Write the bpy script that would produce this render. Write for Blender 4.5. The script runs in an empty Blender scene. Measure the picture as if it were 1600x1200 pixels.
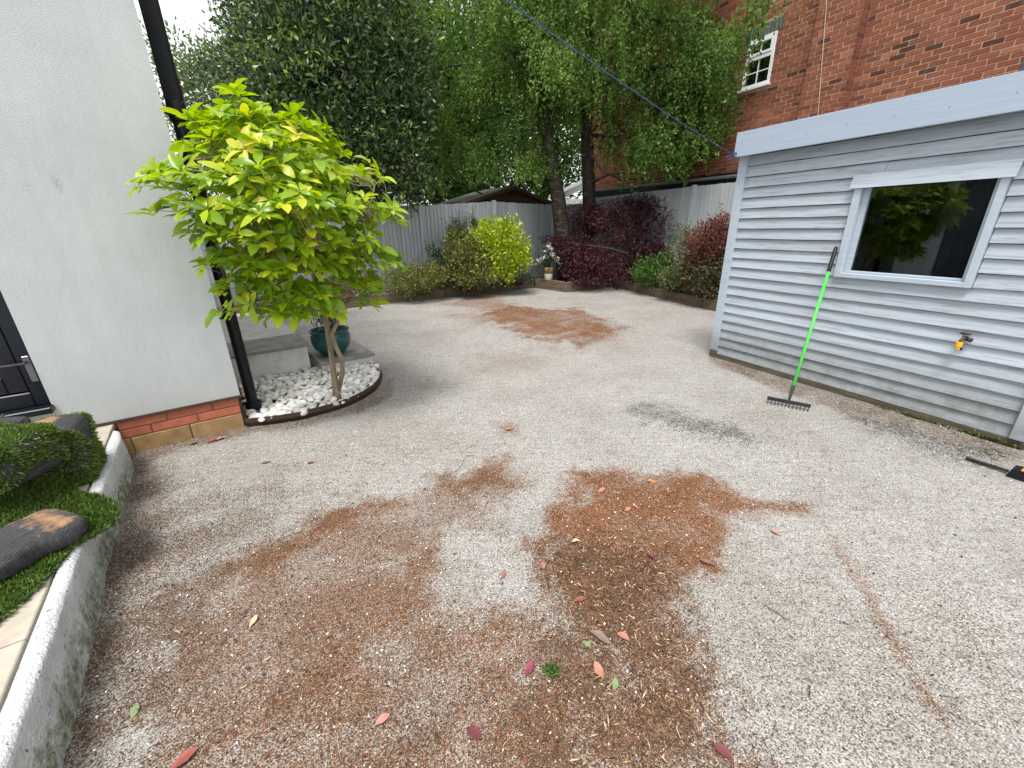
import bpy, math, random
import numpy as np
from mathutils import Matrix, Vector

random.seed(7)
rng = np.random.default_rng(11)
scene = bpy.context.scene
COL = scene.collection
R = math.radians

# ------------------------------------------------------------------ camera
F, CX, CY = 650.0, 800.0, 600.0            # focal length and centre, in pixels of a 1600 px wide frame
TH, ROLL, EYE = math.atan(247 / 650), math.atan(32 / 1710), 1.6
fwd = np.array([0, math.cos(TH), -math.sin(TH)])
_r0 = np.array([1.0, 0, 0]); _u0 = np.cross(_r0, fwd)
rgt = math.cos(ROLL) * _r0 - math.sin(ROLL) * _u0
upv = math.cos(ROLL) * _u0 + math.sin(ROLL) * _r0
EYEP = np.array([0, 0, EYE])
cam_d = bpy.data.cameras.new('camera')
cam_d.sensor_width = 36.0
cam_d.lens = F / 1600 * 36.0
cam_d.clip_start, cam_d.clip_end = 0.05, 600
cam = bpy.data.objects.new('camera', cam_d); COL.objects.link(cam)
cam.matrix_world = Matrix(((rgt[0], upv[0], -fwd[0], 0), (rgt[1], upv[1], -fwd[1], 0),
                           (rgt[2], upv[2], -fwd[2], EYE), (0, 0, 0, 1)))
scene.camera = cam

# ------------------------------------------------------------------ sky, sun, exposure
SUN_DIR = Vector((-0.12, -0.38, 0.90)).normalized()      # towards the sun (bright cloud, high on the left)
w = bpy.data.worlds.new('World'); scene.world = w; w.use_nodes = True
wn, wl = w.node_tree.nodes, w.node_tree.links
wn.clear()
sky = wn.new('ShaderNodeTexSky'); sky.sky_type = 'NISHITA'; sky.sun_disc = False
sky.sun_elevation = math.asin(SUN_DIR.z); sky.sun_rotation = math.atan2(SUN_DIR.x, SUN_DIR.y)
sky.air_density = 1.0; sky.dust_density = 3.0; sky.ozone_density = 1.0
hsv = wn.new('ShaderNodeHueSaturation'); hsv.inputs['Saturation'].default_value = 0.28
wl.new(sky.outputs[0], hsv.inputs['Color'])
tc = wn.new('ShaderNodeTexCoord')
cn = wn.new('ShaderNodeTexNoise'); cn.inputs['Scale'].default_value = 2.2; cn.inputs['Detail'].default_value = 6
wl.new(tc.outputs['Generated'], cn.inputs['Vector'])
cr = wn.new('ShaderNodeValToRGB')
cr.color_ramp.elements[0].position = 0.3; cr.color_ramp.elements[0].color = (.25, .25, .25, 1)
cr.color_ramp.elements[1].position = 0.7; cr.color_ramp.elements[1].color = (.9, .9, .9, 1)
wl.new(cn.outputs[0], cr.inputs[0])
cm = wn.new('ShaderNodeMix'); cm.data_type = 'RGBA'
cm.inputs['B'].default_value = (9.0, 9.05, 9.1, 1)         # cloud cover
wl.new(cr.outputs[0], cm.inputs['Factor']); wl.new(hsv.outputs[0], cm.inputs['A'])
bg = wn.new('ShaderNodeBackground'); bg.inputs['Strength'].default_value = 0.075
wo = wn.new('ShaderNodeOutputWorld')
wl.new(cm.outputs['Result'], bg.inputs['Color']); wl.new(bg.outputs[0], wo.inputs[0])
sun_d = bpy.data.lights.new('sun', 'SUN'); sun_d.energy = 1.5; sun_d.angle = R(20); sun_d.color = (1.0, .96, .9)
sun = bpy.data.objects.new('sun', sun_d); COL.objects.link(sun); sun.location = (-6, 2, 12)
sun.rotation_euler = SUN_DIR.to_track_quat('Z', 'Y').to_euler()
vs = scene.view_settings
vs.view_transform = 'Standard'; vs.look = 'None'; vs.gamma = 1; vs.exposure = 1.48
try: vs.use_curve_mapping = False
except Exception: pass
scene.cycles.max_bounces = 8
scene.cycles.use_denoising = True
scene.cycles.sample_clamp_indirect = 6

# ------------------------------------------------------------------ pixel -> place helpers
def ray(px, py):
    d = fwd + rgt * (px - CX) / F - upv * (py - CY) / F
    return d / np.linalg.norm(d)
def on_z(px, py, z=0.0):
    d = ray(px, py); return EYEP + d * ((z - EYE) / d[2])
def on_plane(px, py, p0, n):
    d = ray(px, py); n = np.asarray(n, float)
    return EYEP + d * (np.dot(np.asarray(p0, float) - EYEP, n) / np.dot(d, n))
def on_y(px, py, y): return on_plane(px, py, (0, y, 0), (0, 1, 0))
def depth(p): return float(np.dot(np.asarray(p) - EYEP, fwd))

class Frame:
    """A vertical plane: X along it (to the right), -Y towards the viewer, Z up."""
    def __init__(s, o, ang):
        a = R(ang); s.o = np.array([o[0], o[1], 0.0]); s.ang = a
        s.x = np.array([math.cos(a), math.sin(a), 0]); s.y = np.array([-math.sin(a), math.cos(a), 0])
    def px(s, px, py, y=0.0):
        p = on_plane(px, py, s.o + s.y * y, s.y) - s.o
        return float(p @ s.x), float(p[2])
    def w(s, x, y, z): return s.o + s.x * x + s.y * y + np.array([0, 0, z])
    def loc(s, p):
        q = np.asarray(p) - s.o; return float(q @ s.x), float(q @ s.y), float(q[2])

# ------------------------------------------------------------------ vectorised value noise
def vnoise(x, y, s, seed=0):
    x = np.asarray(x) * s + 1000.3; y = np.asarray(y) * s + 1000.7
    xi, yi = np.floor(x).astype(np.int64), np.floor(y).astype(np.int64)
    fx, fy = x - xi, y - yi
    fx, fy = fx * fx * (3 - 2 * fx), fy * fy * (3 - 2 * fy)
    def h(a, b):
        n = (a * 374761393 + b * 668265263 + seed * 974634767) & 0x7fffffff
        n = ((n ^ (n >> 13)) * 1274126177) & 0x7fffffff
        return ((n ^ (n >> 16)) & 0xffff) / 65535.0
    return (h(xi, yi) * (1 - fx) + h(xi + 1, yi) * fx) * (1 - fy) + (h(xi, yi + 1) * (1 - fx) + h(xi + 1, yi + 1) * fx) * fy
def fbm(x, y, s, o=4, seed=0):
    t, a, n = 0, 1.0, 0
    for k in range(o):
        t = t + a * vnoise(x, y, s * 2 ** k, seed + k); n += a; a *= .5
    return t / n

# ------------------------------------------------------------------ materials
def nodes_of(name):
    m = bpy.data.materials.new(name); m.use_nodes = True
    nt = m.node_tree; b = nt.nodes['Principled BSDF']
    return m, nt, b
def col4(c): return (c[0], c[1], c[2], 1)
def ramp(nt, stops):
    r = nt.nodes.new('ShaderNodeValToRGB'); e = r.color_ramp.elements
    while len(e) > 1: e.remove(e[-1])
    e[0].position, e[0].color = stops[0][0], col4(stops[0][1])
    for p, c in stops[1:]:
        k = e.new(p); k.color = col4(c)
    return r
def noise(nt, scale, detail=5, rough=.6, vec=None, stretch=None, coord='Object'):
    n = nt.nodes.new('ShaderNodeTexNoise')
    n.inputs['Scale'].default_value = scale; n.inputs['Detail'].default_value = detail; n.inputs['Roughness'].default_value = rough
    if vec is None:
        t = nt.nodes.new('ShaderNodeTexCoord'); vec = t.outputs[coord]
    if stretch:
        mp = nt.nodes.new('ShaderNodeMapping'); mp.inputs['Scale'].default_value = stretch
        nt.links.new(vec, mp.inputs['Vector']); vec = mp.outputs[0]
    nt.links.new(vec, n.inputs['Vector'])
    return n
def mixc(nt, fac, a, b, mode='MIX'):
    m = nt.nodes.new('ShaderNodeMix'); m.data_type = 'RGBA'; m.blend_type = mode
    for k, v in (('Factor', fac), ('A', a), ('B', b)):
        if hasattr(v, 'links'): nt.links.new(v, m.inputs[k])
        elif k == 'Factor': m.inputs[k].default_value = v
        else: m.inputs[k].default_value = col4(v)
    return m.outputs['Result']
def math_n(nt, op, a, b=None, clamp=False):
    m = nt.nodes.new('ShaderNodeMath'); m.operation = op; m.use_clamp = clamp
    for i, v in enumerate((a, b)):
        if v is None: continue
        if hasattr(v, 'links'): nt.links.new(v, m.inputs[i])
        else: m.inputs[i].default_value = v
    return m.outputs[0]
def bump(nt, b, h, strength=.3, dist=.01):
    bn = nt.nodes.new('ShaderNodeBump'); bn.inputs['Strength'].default_value = strength; bn.inputs['Distance'].default_value = dist
    nt.links.new(h, bn.inputs['Height']); nt.links.new(bn.outputs[0], b.inputs['Normal'])
def obj_random(nt):
    return nt.nodes.new('ShaderNodeObjectInfo').outputs['Random']
def simple(name, stops, scale=8, rough=.7, stretch=None, bs=.2, bscale=None, bd=.005, metal=0, vary=0, spec=.5, coord='Object'):
    """Colour from a noise ramp, a fine bump, and (vary) a brightness shift per object."""
    m, nt, b = nodes_of(name)
    n = noise(nt, scale, stretch=stretch, coord=coord)
    r = ramp(nt, stops); nt.links.new(n.outputs[0], r.inputs[0]); c = r.outputs[0]
    if vary:
        o = obj_random(nt)
        hs = nt.nodes.new('ShaderNodeHueSaturation')
        v = math_n(nt, 'MULTIPLY_ADD', o, vary); nt.nodes[-1].inputs[2].default_value = 1 - vary / 2
        nt.links.new(v, hs.inputs['Value']); nt.links.new(c, hs.inputs['Color']); c = hs.outputs[0]
    nt.links.new(c, b.inputs['Base Color'])
    b.inputs['Roughness'].default_value = rough; b.inputs['Metallic'].default_value = metal
    b.inputs['Specular IOR Level'].default_value = spec
    if bs:
        n2 = noise(nt, bscale or scale * 6, stretch=stretch, coord=coord); bump(nt, b, n2.outputs[0], bs, bd)
    return m

def leaf_mat(name, stops, rough=.5, trans=.35, by_object=False, spec=.4):
    """Two-sided leaf: colour by a per-leaf random value, part of the light passes through."""
    m, nt, b = nodes_of(name)
    if by_object: t = obj_random(nt)
    else:
        a = nt.nodes.new('ShaderNodeAttribute'); a.attribute_name = 'tint'; t = a.outputs['Fac']
    r = ramp(nt, stops); nt.links.new(t, r.inputs[0])
    nt.links.new(r.outputs[0], b.inputs['Base Color'])
    b.inputs['Roughness'].default_value = rough; b.inputs['Specular IOR Level'].default_value = spec
    tr = nt.nodes.new('ShaderNodeBsdfTranslucent')
    hs = nt.nodes.new('ShaderNodeHueSaturation'); hs.inputs['Saturation'].default_value = 1.1; hs.inputs['Value'].default_value = 1.25
    nt.links.new(r.outputs[0], hs.inputs['Color']); nt.links.new(hs.outputs[0], tr.inputs['Color'])
    mx = nt.nodes.new('ShaderNodeMixShader'); mx.inputs[0].default_value = trans
    nt.links.new(b.outputs[0], mx.inputs[1]); nt.links.new(tr.outputs[0], mx.inputs[2])
    nt.links.new(mx.outputs[0], nt.nodes['Material Output'].inputs['Surface'])
    return m

M = {}
# white render, faintly grey, with a few stains
def m_render():
    m, nt, b = nodes_of('white_render')
    n = noise(nt, 1.3, 6); r = ramp(nt, [(.3, (.40, .428, .438)), (.7, (.475, .502, .512))]); nt.links.new(n.outputs[0], r.inputs[0])
    n2 = noise(nt, 9, 8, .75); r2 = ramp(nt, [(.70, (1, 1, 1)), (.80, (.80, .79, .76))]); nt.links.new(n2.outputs[0], r2.inputs[0])
    c = mixc(nt, 1.0, r.outputs[0], r2.outputs[0], 'MULTIPLY')
    n5 = noise(nt, 2.2, 6, .7, stretch=(4, 4, .25)); r5 = ramp(nt, [(.34, (.955, .955, .945)), (.54, (1, 1, 1))]); nt.links.new(n5.outputs[0], r5.inputs[0]); c = mixc(nt, 1.0, c, r5.outputs[0], 'MULTIPLY')
    for (sx0, sz0), (rx_, rz_) in ((HOUSE.px(90, 288), (.030, .075)), (HOUSE.px(44, 290), (.03, .006)), (HOUSE.px(250, 560), (.02, .006))):
        tq = nt.nodes.new('ShaderNodeTexCoord'); mpn = nt.nodes.new('ShaderNodeMapping'); mpn.vector_type = 'POINT'
        mpn.inputs['Location'].default_value = (-sx0 / rx_, 0, -sz0 / rz_); mpn.inputs['Scale'].default_value = (1 / rx_, 0, 1 / rz_); nt.links.new(tq.outputs['Object'], mpn.inputs['Vector'])
        ln2 = nt.nodes.new('ShaderNodeVectorMath'); ln2.operation = 'LENGTH'; nt.links.new(mpn.outputs[0], ln2.inputs[0])
        fa_ = math_n(nt, 'SUBTRACT', 1.0, ln2.outputs['Value'], True); ns_ = noise(nt, 70, 4, .8); fa_ = math_n(nt, 'MULTIPLY', fa_, math_n(nt, 'MULTIPLY', math_n(nt, 'SUBTRACT', ns_.outputs[0], .42, True), 5.0), True)
        c = mixc(nt, fa_, c, (.20, .21, .22))
    # splash dirt along the bottom few centimetres of the render
    t = nt.nodes.new('ShaderNodeTexCoord'); sx = nt.nodes.new('ShaderNodeSeparateXYZ'); nt.links.new(t.outputs['Object'], sx.inputs[0])
    n3 = noise(nt, 14, 6, .7)
    d = math_n(nt, 'SUBTRACT', .62, sx.outputs['Z']); d = math_n(nt, 'MULTIPLY', d, 2.2, True)
    d = math_n(nt, 'MULTIPLY', d, n3.outputs[0]); d = math_n(nt, 'MULTIPLY', d, .55, True)
    c = mixc(nt, d, c, (.40, .38, .30))
    nt.links.new(c, b.inputs['Base Color']); b.inputs['Roughness'].default_value = .92; b.inputs['Specular IOR Level'].default_value = .2
    v = noise(nt, 160, 3); v2_ = noise(nt, 14, 4, stretch=(1, 1, .5)); bump(nt, b, math_n(nt, 'ADD', v.outputs[0], v2_.outputs[0]), .5, .006)
    return m
M['kerb'] = None
def m_kerb():
    m, nt, b = nodes_of('weathered_white_masonry_paint')
    n = noise(nt, 5, 7, .7, coord='Object'); r = ramp(nt, [(.35, (.52, .54, .555)), (.65, (.70, .72, .74))]); nt.links.new(n.outputs[0], r.inputs[0])
    a = nt.nodes.new('ShaderNodeAttribute'); a.attribute_name = 'tint'
    n2 = noise(nt, 22, 6, .7)
    al = math_n(nt, 'MULTIPLY', a.outputs['Fac'], n2.outputs[0]); r3 = ramp(nt, [(.28, (0, 0, 0)), (.52, (1, 1, 1))]); nt.links.new(al, r3.inputs[0])
    c = mixc(nt, r3.outputs[0], r.outputs[0], (.15, .17, .08))
    n4 = noise(nt, 60, 4, .6); r4 = ramp(nt, [(.30, (.16, .16, .14)), (.37, (1, 1, 1))]); nt.links.new(n4.outputs[0], r4.inputs[0])
    c = mixc(nt, 1.0, c, r4.outputs[0], 'MULTIPLY')
    nt.links.new(c, b.inputs['Base Color']); b.inputs['Roughness'].default_value = .85
    v = noise(nt, 90, 4); bump(nt, b, v.outputs[0], 1.0, .016)
    return m
M['kerb'] = m_kerb()
M['red_brick'] = simple('plinth_red_brick', [(.3, (.30, .085, .045)), (.7, (.42, .13, .07))], 14, .85, bs=.4, vary=.25)
M['ochre_block'] = simple('ochre_plinth_block', [(.25, (.20, .12, .055)), (.7, (.36, .23, .10))], 10, .9, bs=.5, vary=.15)
M['mortar'] = simple('mortar', [(.3, (.36, .29, .19)), (.7, (.50, .41, .28))], 20, .95, bs=.4)
M['mortar_dark'] = simple('dark_mortar', [(.3, (.16, .09, .06)), (.7, (.24, .15, .10))], 20, .95, bs=.4)
M['black_plastic'] = simple('black_plastic', [(.3, (.003, .004, .006)), (.8, (.008, .009, .013))], 6, .45, bs=.1, spec=.3)
M['anthracite'] = simple('anthracite_frame', [(.3, (.004, .006, .011)), (.8, (.009, .012, .020))], 3, .35, bs=.05, spec=.3)
M['slate_slab'] = simple('grey_slab', [(.25, (.13, .13, .125)), (.5, (.21, .205, .195)), (.75, (.31, .30, .28))], 7, .75, bs=.35)
M['pale_slab'] = simple('pale_slab', [(.3, (.36, .35, .33)), (.7, (.52, .51, .49))], 6, .8, bs=.3)
M['sandstone'] = simple('sandstone_paving', [(.25, (.27, .23, .18)), (.5, (.40, .36, .30)), (.75, (.50, .46, .40))], 6, .85, bs=.4, vary=.12)
M['step_white'] = simple('dirty_white_render', [(.25, (.46, .46, .42)), (.5, (.64, .65, .62)), (.75, (.72, .73, .71))], 5, .9, bs=.4)
M['steel_edge'] = simple('rusty_edging', [(.3, (.035, .018, .012)), (.7, (.075, .035, .022))], 18, .7, bs=.3)
M['pebble'] = simple('white_pebble', [(.3, (.56, .545, .51)), (.7, (.74, .73, .70))], 12, .6, bs=.15, vary=.55)
M['soil'] = simple('dark_soil', [(.3, (.018, .013, .009)), (.6, (.045, .032, .022)), (.8, (.09, .06, .04))], 30, .95, bs=.9, bd=.02)
M['bark_grey'] = simple('pale_bark', [(.3, (.16, .12, .075)), (.7, (.33, .26, .18))], 9, .85, stretch=(3, 3, .6), bs=.5)
M['bark_dark'] = simple('dark_bark', [(.3, (.030, .022, .016)), (.7, (.085, .062, .042))], 9, .9, stretch=(3, 3, .8), bs=.6, bd=.02)
def m_birch():
    m, nt, b = nodes_of('birch_bark')
    n = noise(nt, 6, 6, .7, stretch=(1, 1, 2.2)); r = ramp(nt, [(.42, (.016, .012, .009)), (.58, (.05, .036, .026)), (.70, (.17, .15, .13))]); nt.links.new(n.outputs[0], r.inputs[0])
    nt.links.new(r.outputs[0], b.inputs['Base Color']); b.inputs['Roughness'].default_value = .85
    bump(nt, b, n.outputs[0], .8, .03); return m
M['birch_bark'] = m_birch()
M['teal_glaze'] = simple('teal_glaze', [(.3, (.006, .055, .060)), (.7, (.012, .095, .095))], 4, .22, bs=.03)
M['sleeper'] = simple('weathered_sleeper', [(.25, (.055, .040, .026)), (.5, (.12, .09, .06)), (.75, (.20, .155, .105))], 5, .9, stretch=(.5, 4, 4), bs=.5, vary=.2)
def m_paint_wood(name, lo, hi, worn, scale=3.0, amount=.62, vary=.1, dirt_z=None, upright=False):
    """Painted sawn timber: paint colour along the grain, thin wear showing wood, bump from the grain."""
    m, nt, b = nodes_of(name)
    g = noise(nt, scale, 7, .65, stretch=(9, 6, .35) if upright else (.35, 6, 9)); r = ramp(nt, [(.3, lo), (.7, hi)]); nt.links.new(g.outputs[0], r.inputs[0])
    g2 = noise(nt, scale * 2.3, 8, .72, stretch=(5, 3, .3) if upright else (.3, 3, 5)); r2 = ramp(nt, [(amount, (0, 0, 0)), (amount + .12, (1, 1, 1))]); nt.links.new(g2.outputs[0], r2.inputs[0])
    wf = math_n(nt, 'MULTIPLY', r2.outputs[0], .6)
    c = mixc(nt, wf, r.outputs[0], worn)
    o = obj_random(nt); hs = nt.nodes.new('ShaderNodeHueSaturation')
    v = math_n(nt, 'MULTIPLY_ADD', o, vary); nt.nodes[-1].inputs[2].default_value = 1 - vary / 2
    nt.links.new(v, hs.inputs['Value']); nt.links.new(c, hs.inputs['Color']); c = hs.outputs[0]
    if dirt_z:
        geo = nt.nodes.new('ShaderNodeNewGeometry'); sx = nt.nodes.new('ShaderNodeSeparateXYZ'); nt.links.new(geo.outputs['Position'], sx.inputs[0])
        n3 = noise(nt, 7, 6, .75, vec=geo.outputs['Position'])
        d = math_n(nt, 'SUBTRACT', dirt_z, sx.outputs['Z']); d = math_n(nt, 'MULTIPLY', d, 3.2, True)
        d = math_n(nt, 'MULTIPLY', d, n3.outputs[0]); d = math_n(nt, 'MULTIPLY', d, 1.1, True)
        c = mixc(nt, d, c, (.13, .125, .10))
    nt.links.new(c, b.inputs['Base Color']); b.inputs['Roughness'].default_value = .7; b.inputs['Specular IOR Level'].default_value = .3
    bump(nt, b, g2.outputs[0], .5, .004)
    return m
M['shed_board'] = m_paint_wood('pale_blue_shed_paint', (.335, .388, .45), (.425, .478, .54), (.21, .225, .24), 4.0, .51, .14, .55)
M['shed_trim'] = m_paint_wood('pale_blue_trim_paint', (.37, .435, .51), (.44, .505, .58), (.26, .28, .31), 4.0, .60, .06, .40)
M['fascia'] = m_paint_wood('pale_blue_fascia_paint', (.33, .40, .50), (.37, .44, .54), (.31, .36, .43), 3.0, .72, .03)
M['fence_board'] = m_paint_wood('pale_grey_blue_fence_paint', (.29, .315, .335), (.38, .405, .42), (.18, .185, .18), 3.0, .60, .18, .75, True)
M['fence_post'] = m_paint_wood('pale_grey_blue_post_paint', (.32, .36, .39), (.40, .44, .47), (.2, .2, .2), 3.0, .64, .1, .6, True)
M['timber_wet'] = simple('wet_base_timber', [(.3, (.05, .042, .028)), (.7, (.13, .105, .07))], 8, .9, bs=.5, stretch=(.5, 4, 4))
M['moss'] = leaf_mat('moss_green', [(0, (.035, .05, .012)), (1, (.12, .15, .04))], .9, .1)
M['house_brick'] = None
def m_housebrick():
    m, nt, b = nodes_of('orange_red_brick')
    o = obj_random(nt)
    a = nt.nodes.new('ShaderNodeAttribute'); a.attribute_name = 'tint'
    t = math_n(nt, 'ADD', math_n(nt, 'MULTIPLY', o, .0), a.outputs['Fac'])
    r = ramp(nt, [(0, (.085, .036, .030)), (.12, (.13, .048, .038)), (.35, (.215, .076, .048)), (.7, (.27, .098, .060)), (1, (.34, .14, .09))]); nt.links.new(t, r.inputs[0])
    n = noise(nt, 30, 6, .7, coord='Object'); r2 = ramp(nt, [(.3, (.72, .70, .68)), (.7, (1.12, 1.1, 1.1))]); nt.links.new(n.outputs[0], r2.inputs[0])
    c = mixc(nt, 1.0, r.outputs[0], r2.outputs[0], 'MULTIPLY')
    g = nt.nodes.new('ShaderNodeNewGeometry'); n3 = noise(nt, 1.6, 6, .7, vec=g.outputs['Position']); r3 = ramp(nt, [(.58, (0, 0, 0)), (.72, (1, 1, 1))]); nt.links.new(n3.outputs[0], r3.inputs[0])
    c = mixc(nt, math_n(nt, 'MULTIPLY', r3.outputs[0], .22), c, (.46, .33, .27))
    nt.links.new(c, b.inputs['Base Color']); b.inputs['Roughness'].default_value = .9; b.inputs['Specular IOR Level'].default_value = .25
    bump(nt, b, n.outputs[0], .5, .006); return m
M['house_brick'] = m_housebrick()
M['blue_brick'] = simple('blue_grey_brick', [(.3, (.05, .055, .07)), (.7, (.10, .11, .13))], 12, .7, bs=.3, vary=.3)
M['house_mortar'] = simple('buff_mortar', [(.3, (.36, .24, .14)), (.7, (.52, .37, .23))], 30, .95, bs=.5)
M['upvc'] = simple('white_upvc', [(.3, (.70, .73, .75)), (.7, (.78, .80, .82))], 3, .35, bs=.02)
def m_glass(name, tint=(.010, .014, .016), rough=.02):
    m, nt, b = nodes_of(name)
    fr = nt.nodes.new('ShaderNodeFresnel'); fr.inputs['IOR'].default_value = 1.52
    g = nt.nodes.new('ShaderNodeBsdfGlossy'); g.inputs['Roughness'].default_value = rough; g.inputs['Color'].default_value = (.95, 1, 1, 1)
    t = nt.nodes.new('ShaderNodeBsdfTransparent'); t.inputs['Color'].default_value = (.75, .80, .80, 1)
    mx = nt.nodes.new('ShaderNodeMixShader'); nt.links.new(fr.outputs[0], mx.inputs[0]); nt.links.new(t.outputs[0], mx.inputs[1]); nt.links.new(g.outputs[0], mx.inputs[2])
    nt.links.new(mx.outputs[0], nt.nodes['Material Output'].inputs['Surface']); return m
M['glass'] = m_glass('window_glass')
M['unlit_dark'] = simple('dark_interior', [(.3, (.010, .012, .016)), (.7, (.022, .024, .03))], 2, .9, bs=0)  # near-black for unlit rooms and for painted shade in board gaps
M['curtain'] = simple('navy_curtain', [(.3, (.010, .014, .028)), (.7, (.022, .030, .055))], 5, .9, bs=0)
M['green_plastic'] = simple('bright_green_handle', [(.3, (.06, .52, .06)), (.7, (.09, .62, .09))], 4, .4, bs=.02)
M['rake_steel'] = simple('black_rake_steel', [(.3, (.018, .019, .021)), (.7, (.05, .052, .055))], 20, .55, bs=.2, metal=.3)
M['brass'] = simple('tarnished_brass', [(.3, (.06, .045, .025)), (.7, (.14, .10, .05))], 30, .5, bs=.2, metal=.6)
M['yellow_plastic'] = simple('yellow_plastic', [(.3, (.75, .36, .012)), (.7, (.85, .44, .02))], 5, .4, bs=.03)
M['blue_rope'] = simple('blue_rope', [(.3, (.012, .04, .15)), (.7, (.05, .10, .30))], 90, .8, bs=.4)
M['conservatory'] = simple('white_conservatory_panel', [(.3, (.55, .58, .58)), (.7, (.68, .70, .70))], 2, .4, bs=.02)
M['felt'] = simple('mossy_roof_felt', [(.25, (.06, .055, .04)), (.5, (.14, .135, .105)), (.75, (.26, .255, .22))], 4, .9, bs=.4)
M['shed_brown'] = simple('brown_stained_boards', [(.3, (.030, .014, .008)), (.7, (.065, .032, .018))], 5, .85, stretch=(.4, 4, 4), bs=.4, vary=.3)
M['gutter_grey'] = simple('grey_gutter', [(.3, (.20, .21, .21)), (.7, (.30, .31, .31))], 4, .6, bs=.1)
M['turf_back'] = None
def m_turfback():
    m, nt, b = nodes_of('turf_backing_with_sand')
    a = nt.nodes.new('ShaderNodeAttribute'); a.attribute_name = 'tint'
    n = noise(nt, 5, 5, .7, stretch=(34, 6, 6)); r = ramp(nt, [(.3, (.014, .014, .017)), (.7, (.065, .065, .072))]); nt.links.new(n.outputs[0], r.inputs[0])
    ar = nt.nodes.new('ShaderNodeAttribute'); ar.attribute_name = 'rib'; rib = math_n(nt, 'SINE', math_n(nt, 'MULTIPLY', ar.outputs['Fac'], 700.0))
    n2 = noise(nt, 26, 6, .75); f = math_n(nt, 'ADD', n2.outputs[0], a.outputs['Fac']); r2 = ramp(nt, [(.95, (0, 0, 0)), (1.12 if False else 1.0, (1, 1, 1))]); nt.links.new(f, r2.inputs[0])
    f2 = math_n(nt, 'SUBTRACT', f, .85, True); f2 = math_n(nt, 'MULTIPLY', f2, 3.0, True)
    rr_ = ramp(nt, [(0, (.8, .8, .8)), (1, (1.2, 1.2, 1.2))]); nt.links.new(math_n(nt, 'MULTIPLY_ADD', rib, .5), rr_.inputs[0]); nt.nodes[-1].inputs[2].default_value = .5
    c0_ = mixc(nt, 1.0, r.outputs[0], rr_.outputs[0], 'MULTIPLY')
    c = mixc(nt, f2, c0_, (.36, .21, .11))
    nt.links.new(c, b.inputs['Base Color']); b.inputs['Roughness'].default_value = .95
    bump(nt, b, math_n(nt, 'ADD', n.outputs[0], math_n(nt, 'MULTIPLY', rib, .15)), .6, .006); return m
M['turf_back'] = m_turfback()
M['turf_blade'] = leaf_mat('turf_blade', [(0, (.030, .060, .010)), (.4, (.095, .18, .028)), (.75, (.17, .25, .05)), (1, (.32, .29, .12))], .55, .25)

# ------------------------------------------------------------------ mesh helpers
def mesh_np(name, V, faces, mat, attrs=None, smooth=False, mats=None, mat_idx=None):
    """faces: (m,3) or (m,4) int array, or a list of index tuples."""
    me = bpy.data.meshes.new(name)
    V = np.asarray(V, np.float32)
    if isinstance(faces, np.ndarray):
        k = faces.shape[1]; m = faces.shape[0]
        me.vertices.add(len(V)); me.vertices.foreach_set('co', V.ravel())
        me.loops.add(m * k); me.loops.foreach_set('vertex_index', faces.astype(np.int32).ravel())
        me.polygons.add(m)
        me.polygons.foreach_set('loop_start', np.arange(0, m * k, k, dtype=np.int32))
        me.polygons.foreach_set('loop_total', np.full(m, k, np.int32))
        me.update(calc_edges=True)
    else:
        me.from_pydata(V.tolist(), [], faces); me.update()
    for n, a in (attrs or {}).items():
        at = me.attributes.new(n, 'FLOAT', 'POINT'); at.data.foreach_set('value', np.asarray(a, np.float32))
    if smooth: me.polygons.foreach_set('use_smooth', [True] * len(me.polygons))
    for mm in (mats or [mat]): me.materials.append(mm)
    if mat_idx is not None: me.polygons.foreach_set('material_index', np.asarray(mat_idx, np.int32))
    return me
def link(name, me, parent=None, loc=(0, 0, 0), rot=(0, 0, 0), scale=(1, 1, 1)):
    o = bpy.data.objects.new(name, me); COL.objects.link(o)
    o.location = loc; o.rotation_euler = rot; o.scale = scale
    if parent: o.parent = parent
    return o
def tag(o, label=None, cat=None, group=None, kind=None):
    for k, v in (('label', label), ('category', cat), ('group', group), ('kind', kind)):
        if v: o[k] = v
    return o
def thing(name, label, cat, loc=(0, 0, 0), rotz=0.0, group=None):
    o = bpy.data.objects.new(name, None); COL.objects.link(o)
    o.location = loc; o.rotation_euler = (0, 0, rotz); o.empty_display_size = .1
    return tag(o, label, cat, group)

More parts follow.
